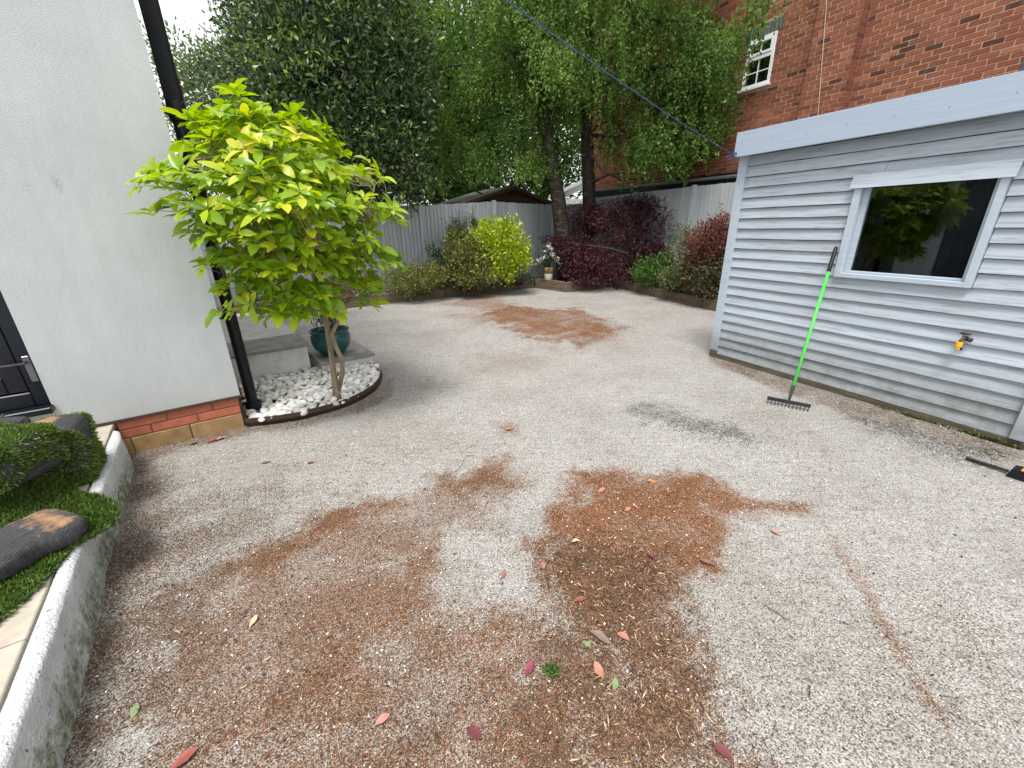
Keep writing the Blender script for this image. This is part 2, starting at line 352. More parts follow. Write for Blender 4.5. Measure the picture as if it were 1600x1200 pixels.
class MB:
    """Collects boxes, tubes and sheets in local coordinates; build() links them as one mesh."""
    def __init__(s): s.v = []; s.f = []; s.t = []
    def add(s, v, f, t=0.0):
        n = len(s.v); s.v += [tuple(map(float, p)) for p in v]; s.f += [tuple(i + n for i in q) for q in f]
        s.t += ([t] * len(v)) if np.isscalar(t) else list(t)
        return s
    def box(s, x0, x1, y0, y1, z0, z1, c=0.0, t=0.0):
        """Box with chamfered edges when c > 0."""
        if c <= 0:
            v = [(x, y, z) for x in (x0, x1) for y in (y0, y1) for z in (z0, z1)]
            f = [(0, 1, 3, 2), (4, 6, 7, 5), (0, 4, 5, 1), (2, 3, 7, 6), (0, 2, 6, 4), (1, 5, 7, 3)]
            return s.add(v, f, t)
        v = []; idx = {}
        for i, x in enumerate((x0, x1)):
            for j, y in enumerate((y0, y1)):
                for k, z in enumerate((z0, z1)):
                    dx, dy, dz = (c if i == 0 else -c), (c if j == 0 else -c), (c if k == 0 else -c)
                    for a, p in (('x', (x, y + dy, z + dz)), ('y', (x + dx, y, z + dz)), ('z', (x + dx, y + dy, z))):
                        idx[(i, j, k, a)] = len(v); v.append(p)
        g = lambda i, j, k, a: idx[(i, j, k, a)]
        f = []
        for i in (0, 1):
            q = [g(i, 0, 0, 'x'), g(i, 1, 0, 'x'), g(i, 1, 1, 'x'), g(i, 0, 1, 'x')]; f.append(q if i else q[::-1])
            q = [g(0, i, 0, 'y'), g(0, i, 1, 'y'), g(1, i, 1, 'y'), g(1, i, 0, 'y')]; f.append(q if i else q[::-1])
            q = [g(0, 0, i, 'z'), g(1, 0, i, 'z'), g(1, 1, i, 'z'), g(0, 1, i, 'z')]; f.append(q if i else q[::-1])
        for i in (0, 1):
            for j in (0, 1):
                for (A, B, mk) in (('x', 'y', lambda k: (i, j, k)), ('x', 'z', lambda k: (i, k, j)), ('y', 'z', lambda k: (k, i, j))):
                    a0, a1 = mk(0), mk(1); f.append([g(*a0, A), g(*a1, A), g(*a1, B), g(*a0, B)])
        for i in (0, 1):
            for j in (0, 1):
                for k in (0, 1): f.append([g(i, j, k, 'x'), g(i, j, k, 'y'), g(i, j, k, 'z')])
        return s.add(v, f, t)
    def tube(s, pts, rad, n=8, cap=True, t=0.0):
        pts = [np.asarray(p, float) for p in pts]
        if np.isscalar(rad): rad = [rad] * len(pts)
        v = []; f = []; prev = None
        for i, p in enumerate(pts):
            d = pts[min(i + 1, len(pts) - 1)] - pts[max(i - 1, 0)]; d = d / (np.linalg.norm(d) + 1e-9)
            if prev is None:
                a = np.cross(d, (0, 0, 1.0)) if abs(d[2]) < .9 else np.cross(d, (1.0, 0, 0))
            else: a = prev - d * (prev @ d)
            a = a / (np.linalg.norm(a) + 1e-9); b = np.cross(d, a); prev = a
            for k in range(n):
                q = 2 * math.pi * k / n; v.append(p + rad[i] * (math.cos(q) * a + math.sin(q) * b))
        for i in range(len(pts) - 1):
            for k in range(n):
                k2 = (k + 1) % n; f.append((i * n + k, i * n + k2, (i + 1) * n + k2, (i + 1) * n + k))
        if cap: f.append(tuple(range(n - 1, -1, -1))); f.append(tuple((len(pts) - 1) * n + k for k in range(n)))
        return s.add(v, f, t)
    def lathe(s, prof, n=24, c=(0, 0, 0), cap=True):
        v = [(c[0] + r * math.cos(2 * math.pi * k / n), c[1] + r * math.sin(2 * math.pi * k / n), c[2] + z) for r, z in prof for k in range(n)]
        f = [(i * n + k, i * n + (k + 1) % n, (i + 1) * n + (k + 1) % n, (i + 1) * n + k) for i in range(len(prof) - 1) for k in range(n)]
        if cap: f.append(tuple(range(n - 1, -1, -1)))
        return s.add(v, f)
    def prism(s, poly, z0, z1):
        n = len(poly)
        v = [(p[0], p[1], z0) for p in poly] + [(p[0], p[1], z1) for p in poly]
        f = [tuple(range(n - 1, -1, -1)), tuple(range(n, 2 * n))] + [(i, (i + 1) % n, n + (i + 1) % n, n + i) for i in range(n)]
        return s.add(v, f)
    def mesh(s, name, mat, smooth=False):
        me = bpy.data.meshes.new(name); me.from_pydata(s.v, [], s.f); me.update()
        import bmesh
        bm = bmesh.new(); bm.from_mesh(me); bmesh.ops.recalc_face_normals(bm, faces=bm.faces); bm.to_mesh(me); bm.free()
        a = me.attributes.new('tint', 'FLOAT', 'POINT'); a.data.foreach_set('value', np.asarray(s.t, np.float32))
        if smooth: me.polygons.foreach_set('use_smooth', [True] * len(me.polygons))
        me.materials.append(mat); return me
    def build(s, name, mat, parent=None, loc=(0, 0, 0), rot=(0, 0, 0), smooth=False):
        return link(name, s.mesh(name, mat, smooth), parent, loc, rot)

def norm(a): return a / (np.linalg.norm(a, axis=-1, keepdims=True) + 1e-9)
def quads_leaves(P, D, L, W, tint=None, fold=.25, N=None):
    """One folded diamond per leaf: base P, direction D, length L, width W."""
    n = len(P); D = norm(D)
    if N is None: N = rng.normal(size=(n, 3))
    S = norm(np.cross(D, N)); U = np.cross(S, D)
    L = np.broadcast_to(np.asarray(L, float), (n,))[:, None]; Wd = np.broadcast_to(np.asarray(W, float), (n,))[:, None]
    m = P + D * L * .45 + U * Wd * fold
    V = np.stack([P, m + S * Wd * .5, P + D * L, m - S * Wd * .5], 1).reshape(-1, 3)
    Fq = np.arange(n * 4).reshape(n, 4)
    if tint is None: tint = rng.random(n)
    return V, Fq, np.repeat(tint, 4)
def cat_meshes(parts):
    V, Fq, T, o = [], [], [], 0
    for v, f, t in parts:
        V.append(v); Fq.append(f + o); T.append(t); o += len(v)
    return np.concatenate(V), np.concatenate(Fq), np.concatenate(T)

# frames of the place (metres), read off the ground plane
HOUSE = Frame(on_z(384, 666), 36)                 # white house, origin at its corner
SHED = Frame(on_z(1110, 556), -64)                # pale blue summer house, origin at its far corner
_b = SHED.w(0, 4.6, 0); BRICK = Frame(_b, -64)    # brick house behind it
FENCE = Frame((-1.97, 10.95), 32)                 # fence along the back
M['render'] = m_render()
_c = FENCE.w(5.35, 0, 0); RFENCE = Frame(_c, -60.5)  # fence along the right

# ================================================================== GROUND
def poly_sd(X, Y, poly):
    """Signed distance (inside positive) of grid points to a ground polygon."""
    poly = np.asarray(poly)[:, :2]; n = len(poly)
    ins = np.zeros(X.shape, bool); dm = np.full(X.shape, 1e9)
    for i in range(n):
        x0, y0 = poly[i]; x1, y1 = poly[(i + 1) % n]
        c = ((y0 > Y) != (y1 > Y)) & (X < (x1 - x0) * (Y - y0) / (y1 - y0 + 1e-12) + x0)
        ins ^= c
        ex, ey = x1 - x0, y1 - y0
        t = np.clip(((X - x0) * ex + (Y - y0) * ey) / (ex * ex + ey * ey + 1e-12), 0, 1)
        dm = np.minimum(dm, np.hypot(X - x0 - t * ex, Y - y0 - t * ey))
    return np.where(ins, dm, -dm)
def sstep(a, b, x):
    t = np.clip((x - a) / (b - a), 0, 1); return t * t * (3 - 2 * t)
def GP(pts): return [on_z(*p) for p in pts]
SAND = [  # (ground outline, strength, soft edge m, edge roughness m)
    ([(885, 765), (905, 742), (960, 738), (1030, 750), (1060, 742), (1095, 740), (1118, 768), (1122, 800), (1118, 850), (1110, 885), (1060, 890), (1000, 872), (930, 880), (860, 840), (868, 800)], .95, .05, .06),
    ([(1090, 742), (1125, 758), (1165, 782), (1215, 786), (1265, 790), (1262, 799), (1190, 798), (1120, 800)], .75, .04, .03),
    ([(850, 850), (1020, 850), (1055, 880), (1045, 945), (1030, 1005), (960, 1012), (905, 990), (872, 930), (848, 890)], .80, .05, .06),
    ([(890, 1010), (1040, 1000), (1080, 1060), (1115, 1120), (1130, 1200), (1000, 1240), (840, 1200), (870, 1080)], .85, .07, .08),
    ([(350, 900), (440, 850), (530, 803), (640, 790), (700, 752), (770, 740), (790, 752), (735, 800), (650, 860), (665, 890), (700, 930), (760, 960), (850, 975), (890, 1050), (850, 1240), (200, 1240), (270, 1030)], .50, .10, .10),
    ([(365, 888), (440, 856), (470, 842), (520, 803), (560, 800), (520, 830), (470, 866), (400, 898)], .70, .03, .03),
    ([(520, 803), (600, 788), (650, 778), (700, 752), (710, 765), (650, 796), (560, 815)], .45, .03, .03),
    ([(690, 757), (730, 742), (790, 714), (805, 722), (760, 752), (715, 776)], .75, .03, .03),
    ([(560, 940), (640, 930), (660, 990), (610, 1080), (540, 1160), (450, 1190), (480, 1090), (540, 1010)], .35, .06, .06),
    ([(735, 985), (790, 980), (810, 1010), (800, 1040), (760, 1040)], .5, .04, .04),
    ([(640, 850), (675, 845), (680, 880), (655, 890)], .45, .04, .03),
    ([(640, 1130), (760, 1110), (860, 1130), (900, 1200), (620, 1220)], .35, .06, .06),
    ([(762, 490), (800, 478), (850, 485), (905, 482), (940, 498), (945, 518), (905, 534), (830, 530), (795, 512)], .72, .08, .20),
    ([(690, 476), (735, 462), (770, 460), (805, 476), (840, 494), (770, 487), (730, 481)], .5, .12, .15),
    ([(880, 528), (915, 508), (970, 508), (975, 524), (915, 542)], .4, .12, .15),
    ([(700, 492), (780, 488), (800, 500), (740, 506)], .35, .12, .12),
    ([(780, 664), (800, 664), (806, 676), (786, 676)], .5, .05, .03),
    ([(900, 555), (740, 585), (720, 575), (860, 545)], .16, .15, .2),
    ([(1281, 815), (1289, 815), (1345, 900), (1393, 985), (1448, 1075), (1493, 1150), (1484, 1155), (1432, 1070), (1380, 985), (1332, 905)], .36, .012, .014),
    ([(480, 690), (640, 650), (700, 690), (560, 740), (440, 750)], .10, .15, .15),
]
DIRT_FALLOFF = [  # darker, browner ground
    (SAND[2][0], .48, .08, .07), (SAND[3][0], .55, .09, .09), (SAND[4][0], .26, .12, .12),
    ([(196, 745), (240, 740), (262, 800), (230, 930), (215, 1060), (190, 1200), (80, 1240), (140, 1000), (180, 840)], .85, .14, .09),
    ([(205, 700), (400, 655), (420, 672), (330, 690), (250, 720), (215, 740)], .55, .05, .04),
    ([(1110, 556), (1210, 582), (1330, 618), (1450, 655), (1572, 695), (1600, 705), (1600, 725), (1500, 700), (1380, 665), (1270, 628), (1180, 596), (1115, 570)], .50, .04, .04),
    ([(260, 820), (420, 760), (470, 800), (360, 890), (270, 960), (220, 1050)], .36, .14, .12),
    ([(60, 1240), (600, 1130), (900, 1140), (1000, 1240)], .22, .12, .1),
    ([(1040, 1240), (1640, 1240), (1640, 960), (1420, 900), (1200, 930), (1080, 1010)], .17, .25, .2),  # faint dirt plus the lens's darker near edge, painted into the ground colour
    ([(700, 745), (760, 735), (765, 755), (715, 765)], .35, .03, .03),
    ([(590, 605), (612, 590), (612, 620), (560, 645), (460, 668), (400, 672), (400, 664), (540, 636)], .45, .03, .03),
]
SOOT = [([(1003, 645), (1030, 636), (1075, 648), (1120, 664), (1172, 682), (1160, 690), (1100, 682), (1050, 672), (1012, 662)], .62, .07, .09),
        ([(1340, 655), (1400, 660), (1470, 690), (1560, 715), (1500, 725), (1420, 700), (1360, 680)], .45, .08, .06),
        ([(970, 640), (1010, 628), (1040, 634), (1000, 650)], .25, .06, .04)]
GREY = [([(600, 1000), (640, 990), (650, 1030), (610, 1060), (585, 1050)], .9, .04, .04), ([(650, 1080), (715, 1055), (720, 1090), (660, 1145), (620, 1140)], .8, .05, .05),
        ([(685, 930), (710, 925), (712, 985), (692, 990)], .8, .04, .03), ([(640, 780), (700, 770), (700, 810), (650, 825)], .7, .05, .05),
        ([(840, 950), (885, 945), (890, 1000), (850, 1010)], .6, .05, .04), ([(910, 765), (925, 762), (922, 792), (908, 795)], .9, .02, .02),
        ([(460, 872), (500, 855), (490, 875), (460, 890)], .8, .03, .03), ([(690, 885), (730, 880), (720, 910), (680, 905)], .5, .05, .04)]
def masks(X, Y):
    nz = fbm(X, Y, 7, 5, 3) - .5
    nz2 = fbm(X, Y, 30, 3, 9) - .5
    nz3 = fbm(X, Y, 4, 5, 17)
    ca_, sa_ = math.cos(.62), math.sin(.62); nzs = fbm((X * ca_ + Y * sa_) * .22, (Y * ca_ - X * sa_), 7, 4, 27)   # strewn along the raking direction
    nz3 = .5 * nz3 + .5 * nzs
    def acc(L):
        a = np.zeros(X.shape)
        for pts, s, soft, rough in L:
            sd = poly_sd(X, Y, GP(pts)) + nz * rough * 4.4 + nz2 * rough * 2.2 + soft * .2
            a = 1 - (1 - a) * (1 - np.clip(s * sstep(-soft * 2.4, soft * 2.6, sd) * (.05 + 1.85 * nz3), 0, 1))
        return a
    sand, dirt_falloff, soot, grey = acc(SAND), acc(DIRT_FALLOFF), acc(SOOT), acc(GREY)
    sand = sand * (1 - .8 * grey)
    return sand, dirt_falloff, soot
gx = np.concatenate([[-220, -60, -20, -9, -6, -4.5], np.arange(-3.6, 4.2, .02), np.arange(4.2, 6, .2), [8, 14, 40, 220]])
gy = np.concatenate([[-120, -30, -8, -3, -1, 0], np.arange(.5, 4.2, .017), np.arange(4.2, 7.5, .035), np.arange(7.5, 12.5, .06), [13, 15, 20, 40, 100, 320]])
GX, GY = np.meshgrid(gx, gy)
sand, dirt_falloff, soot = masks(GX, GY)
heap1 = sstep(-.05, .25, poly_sd(GX, GY, GP(SAND[0][0]))) * .022 + sstep(-.05, .2, poly_sd(GX, GY, GP(SAND[2][0]))) * .012
heap2 = sstep(-.15, .4, poly_sd(GX, GY, GP(SAND[12][0]))) * .035
soot_h = sstep(-.05, .12, poly_sd(GX, GY, GP(SOOT[0][0]))) * .014
near = (np.abs(GX) < 7) & (GY > -2) & (GY < 14)
def ground_h(x, y):
    """Height of the ground sheet, interpolated from its grid."""
    i = np.clip(np.searchsorted(gx, x) - 1, 0, len(gx) - 2); j = np.clip(np.searchsorted(gy, y) - 1, 0, len(gy) - 2)
    fx = (x - gx[i]) / (gx[i + 1] - gx[i]); fy = (y - gy[j]) / (gy[j + 1] - gy[j])
    return (GZ[j, i] * (1 - fx) + GZ[j, i + 1] * fx) * (1 - fy) + (GZ[j + 1, i] * (1 - fx) + GZ[j + 1, i + 1] * fx) * fy
GZ = np.where(near, (fbm(GX, GY, 1.5, 4, 21) - .5) * .018 + heap1 * (.6 + .8 * fbm(GX, GY, 9, 3, 5)) + heap2 * (.4 + 1.2 * fbm(GX, GY, 3, 4, 6)) + soot_h, -.0)
nx, ny = len(gx), len(gy)
ii = np.arange(ny * nx).reshape(ny, nx)
GQ = np.stack([ii[:-1, :-1], ii[:-1, 1:], ii[1:, 1:], ii[1:, :-1]], -1).reshape(-1, 4)
GV = np.stack([GX, GY, GZ], -1).reshape(-1, 3)
def m_ground():
    m, nt, b = nodes_of('crushed_stone_ground')
    geo = nt.nodes.new('ShaderNodeNewGeometry'); P = geo.outputs['Position']
    def vor(scale, feat='F1'):
        v = nt.nodes.new('ShaderNodeTexVoronoi'); v.inputs['Scale'].default_value = scale; v.feature = feat; nt.links.new(P, v.inputs['Vector']); return v
    v1 = vor(205); v2 = vor(290)
    s1 = nt.nodes.new('ShaderNodeSeparateColor'); nt.links.new(v1.outputs['Color'], s1.inputs[0])
    s2 = nt.nodes.new('ShaderNodeSeparateColor'); nt.links.new(v2.outputs['Color'], s2.inputs[0])
    stone = ramp(nt, [(0, (.11, .103, .093)), (.07, (.18, .173, .162)), (.28, (.32, .31, .293)), (.62, (.405, .394, .374)), (.88, (.475, .464, .444)), (1, (.58, .572, .555))])
    nt.links.new(s1.outputs[0], stone.inputs[0]); c = stone.outputs[0]
    # broad unevenness of the stone layer
    nb = noise(nt, 1.1, 6, .65, vec=P); rb = ramp(nt, [(.30, (.80, .785, .765)), (.52, (.97, .965, .96)), (.72, (1.06, 1.06, 1.07))]); nt.links.new(nb.outputs[0], rb.inputs[0])
    c = mixc(nt, 1.0, c, rb.outputs[0], 'MULTIPLY')
    nsm = noise(nt, 9, 6, .7, vec=P); rsm = ramp(nt, [(.30, (.70, .68, .65)), (.45, (1, 1, 1))]); nt.links.new(nsm.outputs[0], rsm.inputs[0])
    c = mixc(nt, .7, c, rsm.outputs[0], 'MULTIPLY')
    arc = noise(nt, 3.0, 5, .7, vec=P, stretch=(1.2, 9, 1)); ra_ = ramp(nt, [(.34, (.80, .79, .77)), (.46, (1, 1, 1)), (.62, (1.07, 1.07, 1.07))]); nt.links.new(arc.outputs[0], ra_.inputs[0])
    c = mixc(nt, .8, c, ra_.outputs[0], 'MULTIPLY')
    def attr(n):
        a = nt.nodes.new('ShaderNodeAttribute'); a.attribute_name = n; return a.outputs['Fac']
    def grains(fac, rnd, lo=.12):
        # a grain of the loose material covers the stone where the mask exceeds the grain's own number
        d = math_n(nt, 'SUBTRACT', fac, rnd); d = math_n(nt, 'MULTIPLY_ADD', d, 5.0); nt.nodes[-1].inputs[2].default_value = .5; nt.nodes[-1].use_clamp = True
        return d
    nd = noise(nt, 22, 5, .7, vec=P)
    sandf = math_n(nt, 'ADD', attr('sand'), math_n(nt, 'MULTIPLY', math_n(nt, 'SUBTRACT', nd.outputs[0], .5), .45))
    sandf = math_n(nt, 'MULTIPLY', sandf, math_n(nt, 'GREATER_THAN', attr('sand'), .02))
    sc = ramp(nt, [(0, (.06, .025, .011)), (.35, (.145, .060, .026)), (.7, (.24, .102, .044)), (.93, (.34, .16, .08)), (1, (.54, .40, .30))]); nt.links.new(s2.outputs[1], sc.inputs[0])
    dusty = math_n(nt, 'MULTIPLY', sandf, .62, True)
    c = mixc(nt, dusty, c, mixc(nt, 1.0, c, (.72, .53, .42), 'MULTIPLY'))
    c = mixc(nt, grains(sandf, s2.outputs[0]), c, sc.outputs[0])
    dirt_falloff_fac = math_n(nt, 'ADD', attr('dirt_falloff'), math_n(nt, 'MULTIPLY', math_n(nt, 'SUBTRACT', nd.outputs[0], .5), .35))
    dirt_falloff_fac = math_n(nt, 'MULTIPLY', dirt_falloff_fac, math_n(nt, 'GREATER_THAN', attr('dirt_falloff'), .02))
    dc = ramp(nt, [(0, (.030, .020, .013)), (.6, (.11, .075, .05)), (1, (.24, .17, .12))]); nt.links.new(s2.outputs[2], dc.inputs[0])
    c = mixc(nt, math_n(nt, 'MULTIPLY', dirt_falloff_fac, .7, True), c, mixc(nt, 1.0, c, (.62, .50, .40), 'MULTIPLY'))
    c = mixc(nt, grains(dirt_falloff_fac, s1.outputs[1]), c, dc.outputs[0])
    kc = ramp(nt, [(0, (.018, .017, .016)), (1, (.10, .095, .09))]); nt.links.new(s2.outputs[2], kc.inputs[0])
    c = mixc(nt, grains(attr('soot'), s1.outputs[2]), c, kc.outputs[0])
    nt.links.new(c, b.inputs['Base Color']); b.inputs['Roughness'].default_value = .93; b.inputs['Specular IOR Level'].default_value = .2
    h = math_n(nt, 'ADD', math_n(nt, 'MULTIPLY', v1.outputs['Distance'], -1.0), math_n(nt, 'MULTIPLY', nsm.outputs[0], .6))
    bump(nt, b, h, .9, .006)
    return m
ground = link('ground', mesh_np('ground', GV, GQ, m_ground(), {'sand': sand.ravel(), 'dirt_falloff': dirt_falloff.ravel(), 'soot': soot.ravel()}, smooth=True))
tag(ground, 'pale crushed stone yard with orange sand stains', kind='structure')

# ================================================================== WHITE HOUSE (left)
house = thing('white_house', 'white rendered house wall with brick plinth and dark door', 'house', tuple(HOUSE.o), HOUSE.ang)
DX = -1.06                                             # right edge of the door
wb = MB()
wb.box(DX, 0.02, 0, .25, .29, 6.2); wb.box(-5.2, DX - 1.25, 0, .25, .29, 6.2); wb.box(DX - 1.25, DX, .002, .25, 2.55, 6.2); wb.box(DX - 1.25, DX, .002, .25, .29, .47)
wb.box(-.24, .018, .25, 5.0, .29, 6.2)
wb.build('wall', M['render'], house)
MB().box(-5.2, .035, -.012, .26, .272, .292).build('bead_trim', M['steel_edge'], house)
pl = MB().box(-5.2, -.012, .012, .30, -.05, .27).box(-.30, -.012, .30, 5, -.05, .27).build('plinth', M['mortar_dark'], house)
x = 0.0
for k in range(5):
    MB().box(x - .365, x - .006, 0, .10, -.03, .126, .004).build('block', M['ochre_block'], pl); x -= .37
for r_, z in enumerate((.134, .206)):
    x = 0.0 if r_ == 0 else .11
    for k in range(6):
        x1 = min(x, 0.0); 
        MB().box(x - .295, x1 - .005, .002 + .003 * (k % 2), .10, z, z + .064, .004).build('brick', M['red_brick'], pl); x -= .30
for k in range(10):
    for r_, z in enumerate((-.01, .064, .138, .212)):
        if k < 6: MB().box(-.1, 0.001, .11 + .225 * k + (r_ % 2) * .11, .325 + .225 * k + (r_ % 2) * .11, z, z + .062, .004).build('brick', M['red_brick'], pl)
door = MB(); 
for a in ((DX - 1.25, DX - 1.18, .02, .12, .50, 2.55), (DX - .075, DX, .02, .12, .50, 2.55), (DX - 1.18, DX - .075, .02, .12, 2.48, 2.55), (DX - 1.18, DX - .075, .02, .12, .50, .60)): door.box(*a, .006)
dr = door.build('door', M['anthracite'], house)
d2 = MB()
for a in ((DX - 1.17, DX - 1.09, .035, .10, .605, 2.475), (DX - .175, DX - .08, .035, .10, .605, 2.475), (DX - 1.09, DX - .175, .035, .10, .605, .72), (DX - 1.09, DX - .175, .035, .10, 2.38, 2.475)): d2.box(*a, .006)
d2.build('leaf_frame', M['anthracite'], dr)
MB().box(DX - 1.09, DX - .175, .06, .066, .72, 2.38).build('pane', M['glass'], dr)
MB().box(DX - 1.2, DX - .05, .9, .92, .3, 2.6).build('dark_interior', M['unlit_dark'], dr)
MB().box(DX - 1.27, DX + .01, -.075, .10, .455, .499, .006).build('sill', M['anthracite'], dr)
hx, hz = HOUSE.px(45, 578)
h_ = MB().box(hx - .015, hx + .02, .015, .034, hz - .09, hz + .09, .004)
MB().tube([(hx, .02, hz + .05), (hx, -.035, hz + .05), (hx - .12, -.035, hz + .05)], .009, 8).build('lever', M['rake_steel'], dr)
h_.build('handle', simple('satin_chrome', [(.3, (.16, .17, .18)), (.7, (.24, .24, .25))], 5, .35, metal=.8, bs=0), dr)

# ================================================================== DRAINPIPE
pp = on_z(398, 640, .05)
pipe = thing('drainpipe', 'black plastic drainpipe standing at the white house corner', 'drainpipe', (pp[0], pp[1], 0))
pz = 2.35
MB().tube([(0, 0, .05), (0, 0, pz)], .046, 16).build('lower_pipe', M['black_plastic'], pipe, smooth=False)
up_ = MB()
prof = [(-.05, -.045), (.05, -.045), (.05, -.02), (.044, -.016), (.05, -.010), (.05, .012), (.044, .016), (.05, .02), (.05, .045), (-.05, .045), (-.05, .02), (-.044, .016), (-.05, .012), (-.05, -.01), (-.044, -.016), (-.05, -.02)]
up_.prism([(p[0] * .95, p[1] * .95) for p in prof], pz + .12, 6.2)
up_.build('upper_pipe', M['black_plastic'], pipe, rot=(0, 0, R(20)))
MB().lathe([(.048, 0), (.058, .005), (.060, .06), (.058, .12), (.052, .13), (.0, .131)], 20, (0, 0, pz)).build('collar', M['black_plastic'], pipe, smooth=False)
MB().lathe([(.056, 0), (.066, .01), (.066, .09), (.056, .1), (.047, .101)], 20, (0, 0, .04)).build('shoe', M['black_plastic'], pipe)
for z in (pz + .05, 3.9, .9):
    MB().box(-.16, .0, .02, .05, z, z + .035, .004).build('bracket', M['black_plastic'], pipe, rot=(0, 0, R(36)))

# ================================================================== RAISED PATIO (left foreground)
PZ = .27
kb = [on_z(*p) for p in ((209, 725), (190, 815), (165, 920), (140, 1010), (90, 1200))]
k0, k1 = kb[0][:2], kb[-1][:2]
kd = (k1 - k0) / np.linalg.norm(k1 - k0); kn = np.array([-kd[1], kd[0]])      # kn: towards the yard
if kn[0] < 0: kn = -kn
patio = thing('patio', 'raised sandstone paved terrace beside the white house', 'patio', (k0[0], k0[1], 0), math.atan2(kd[1], kd[0])); del patio['category']; patio['kind'] = 'structure'
# local: x along the edge towards the camera, +y = to the yard side
sgn = 1 if (np.array([-kd[1], kd[0]]) @ kn) > 0 else -1
assert sgn == 1
MB().box(-.6, 5.0, -4.5, -.052, -.05, PZ - .034).build('base', M['soil'], patio)
xs = [-.62, .50, 1.12, 1.82, 2.5, 3.2, 4.0, 5.0]
pj = [float(np.dot(on_z(*p, PZ)[:2] - k0, kd)) for p in ((152, 770), (118, 850), (62, 988))]
xs = [-.62, pj[0], pj[0] + .62, pj[2], pj[2] + .66, pj[2] + 1.3, pj[2] + 2.2, 5.2]
for i in range(len(xs) - 1):
    for j, (a, b_) in enumerate(((-.064, -.86), (-.87, -1.7), (-1.71, -2.6), (-2.61, -4.4))):
        MB().box(xs[i] + .005, xs[i + 1] - .005, b_, a, PZ - .04, PZ + random.uniform(-.003, .003), .004).build('slab', M['sandstone'], patio)
# white haunched kerb along the edge
nS, prof = 240, [(-.05, PZ - .03), (-.05, PZ - .002), (-.040, PZ + .003), (-.012, PZ + .002), (-.002, PZ - .003), (.003, PZ - .012), (.004, PZ - .04), (.004, PZ - .10), (.006, .09), (.010, -.02)]
V = []; T = []
for i in range(nS + 1):
    s = -.04 + i / nS * 5.1
    for j, (y, z) in enumerate(prof):
        wob = (float(fbm(s, j * .31, 9, 4, 40)) - .5) * .018 + (float(fbm(s, j * .2, 1.3, 2, 41)) - .5) * .016
        e = min(1, max(0, (s + .04) / .18)); e = math.sqrt(max(0, 1 - (1 - e) ** 2))
        V.append((s, -.05 + (y + .05) * (.3 + .7 * e) + (wob if j > 1 else wob * .2), z * (1 if j else 1)))
        T.append(min(1, max(0, (j - 5) / 3.0)) * (.3 + .9 * float(fbm(s, 0, 1.2, 3, 44))))
mq = len(prof); Fk = [(i * mq + j, i * mq + j + 1, (i + 1) * mq + j + 1, (i + 1) * mq + j) for i in range(nS) for j in range(mq - 1)] + [tuple(range(mq))]
kerb = link('kerb', mesh_np('kerb', V, Fk, M['kerb'], {'tint': T}, smooth=True), patio)

# ================================================================== STEPS BY THE HOUSE
st0 = on_z(398, 600)
steps = thing('garden_steps', 'white rendered steps with grey slab treads behind the pebble bed', 'steps', (st0[0], st0[1], 0), R(37))
MB().box(-.30, .60, 0, 1.05, -.02, .325).build('upper_riser', M['step_white'], steps)
MB().box(-.32, .625, -.03, .62, .328, .365, .005).build('upper_slab', M['slate_slab'], steps)
MB().box(.68, 1.27, -.22, .62, -.02, .125).build('lower_riser', M['step_white'], steps)
MB().box(.66, 1.30, -.25, .63, .128, .165, .005).build('lower_slab', M['slate_slab'], steps)
for k in range(4):
    MB().box(-.9, .62, .64 + .46 * k, 1.09 + .46 * k, .33, .362, .004).build('landing_slab', M['pale_slab'], steps)
MB().box(-.9, .60, 1.05, 2.45, -.02, .328).build('landing_base', M['step_white'], steps)

# ================================================================== STEEL EDGING + PEBBLES
ep = [on_z(*p)[:2] for p in ((386, 667), (412, 664.5), (440, 661), (470, 656), (500, 648), (526, 641), (550, 632), (570, 622), (586, 611), (595, 600), (598, 588))]
ep = np.array(ep)
edging = MB()
def ribbon(mb, pts, th, z0, z1):
    n = len(pts); v = []; f = []
    for i, p in enumerate(pts):
        d = pts[min(i + 1, n - 1)] - pts[max(i - 1, 0)]; d = d / np.linalg.norm(d); q = np.array([-d[1], d[0]])
        for o, z in ((0, z0), (0, z1), (th, z1), (th, z0)): v.append((p[0] + q[0] * o, p[1] + q[1] * o, z))
    for i in range(n - 1):
        for k in range(4): f.append((i * 4 + k, i * 4 + (k + 1) % 4, i * 4 + 4 + (k + 1) % 4, i * 4 + 4 + k))
    f += [(0, 1, 2, 3), tuple((n - 1) * 4 + k for k in (3, 2, 1, 0))]
    mb.add(v, f)
ed0 = ep[0]
ribbon(edging, ep - ed0, .012, -.02, .075)
tag(edging.build('metal_edging', M['steel_edge'], loc=(ed0[0], ed0[1], 0)), 'curved dark brown metal edging round the white pebble bed', 'edging')
bed_poly = [tuple(p) for p in ep] + [tuple(steps_w) for steps_w in [(st0[0] + math.cos(R(37)) * a - math.sin(R(37)) * b_, st0[1] + math.sin(R(37)) * a + math.cos(R(37)) * b_) for a, b_ in ((1.27, -.2), (.7, -.2), (.66, .0), (-.3, .0))]] + [tuple(HOUSE.w(.03, 1.1, 0)[:2]), tuple(HOUSE.w(.03, .02, 0)[:2])]
bc = np.mean(np.array(bed_poly), 0)
bed = thing('pebble_bed', 'bed of rounded white pebbles around the bright green tree', 'pebble bed', (bc[0], bc[1], 0))
MB().prism([(p[0] - bc[0], p[1] - bc[1]) for p in bed_poly], -.01, .035).build('bed_soil', M['soil'], bed)
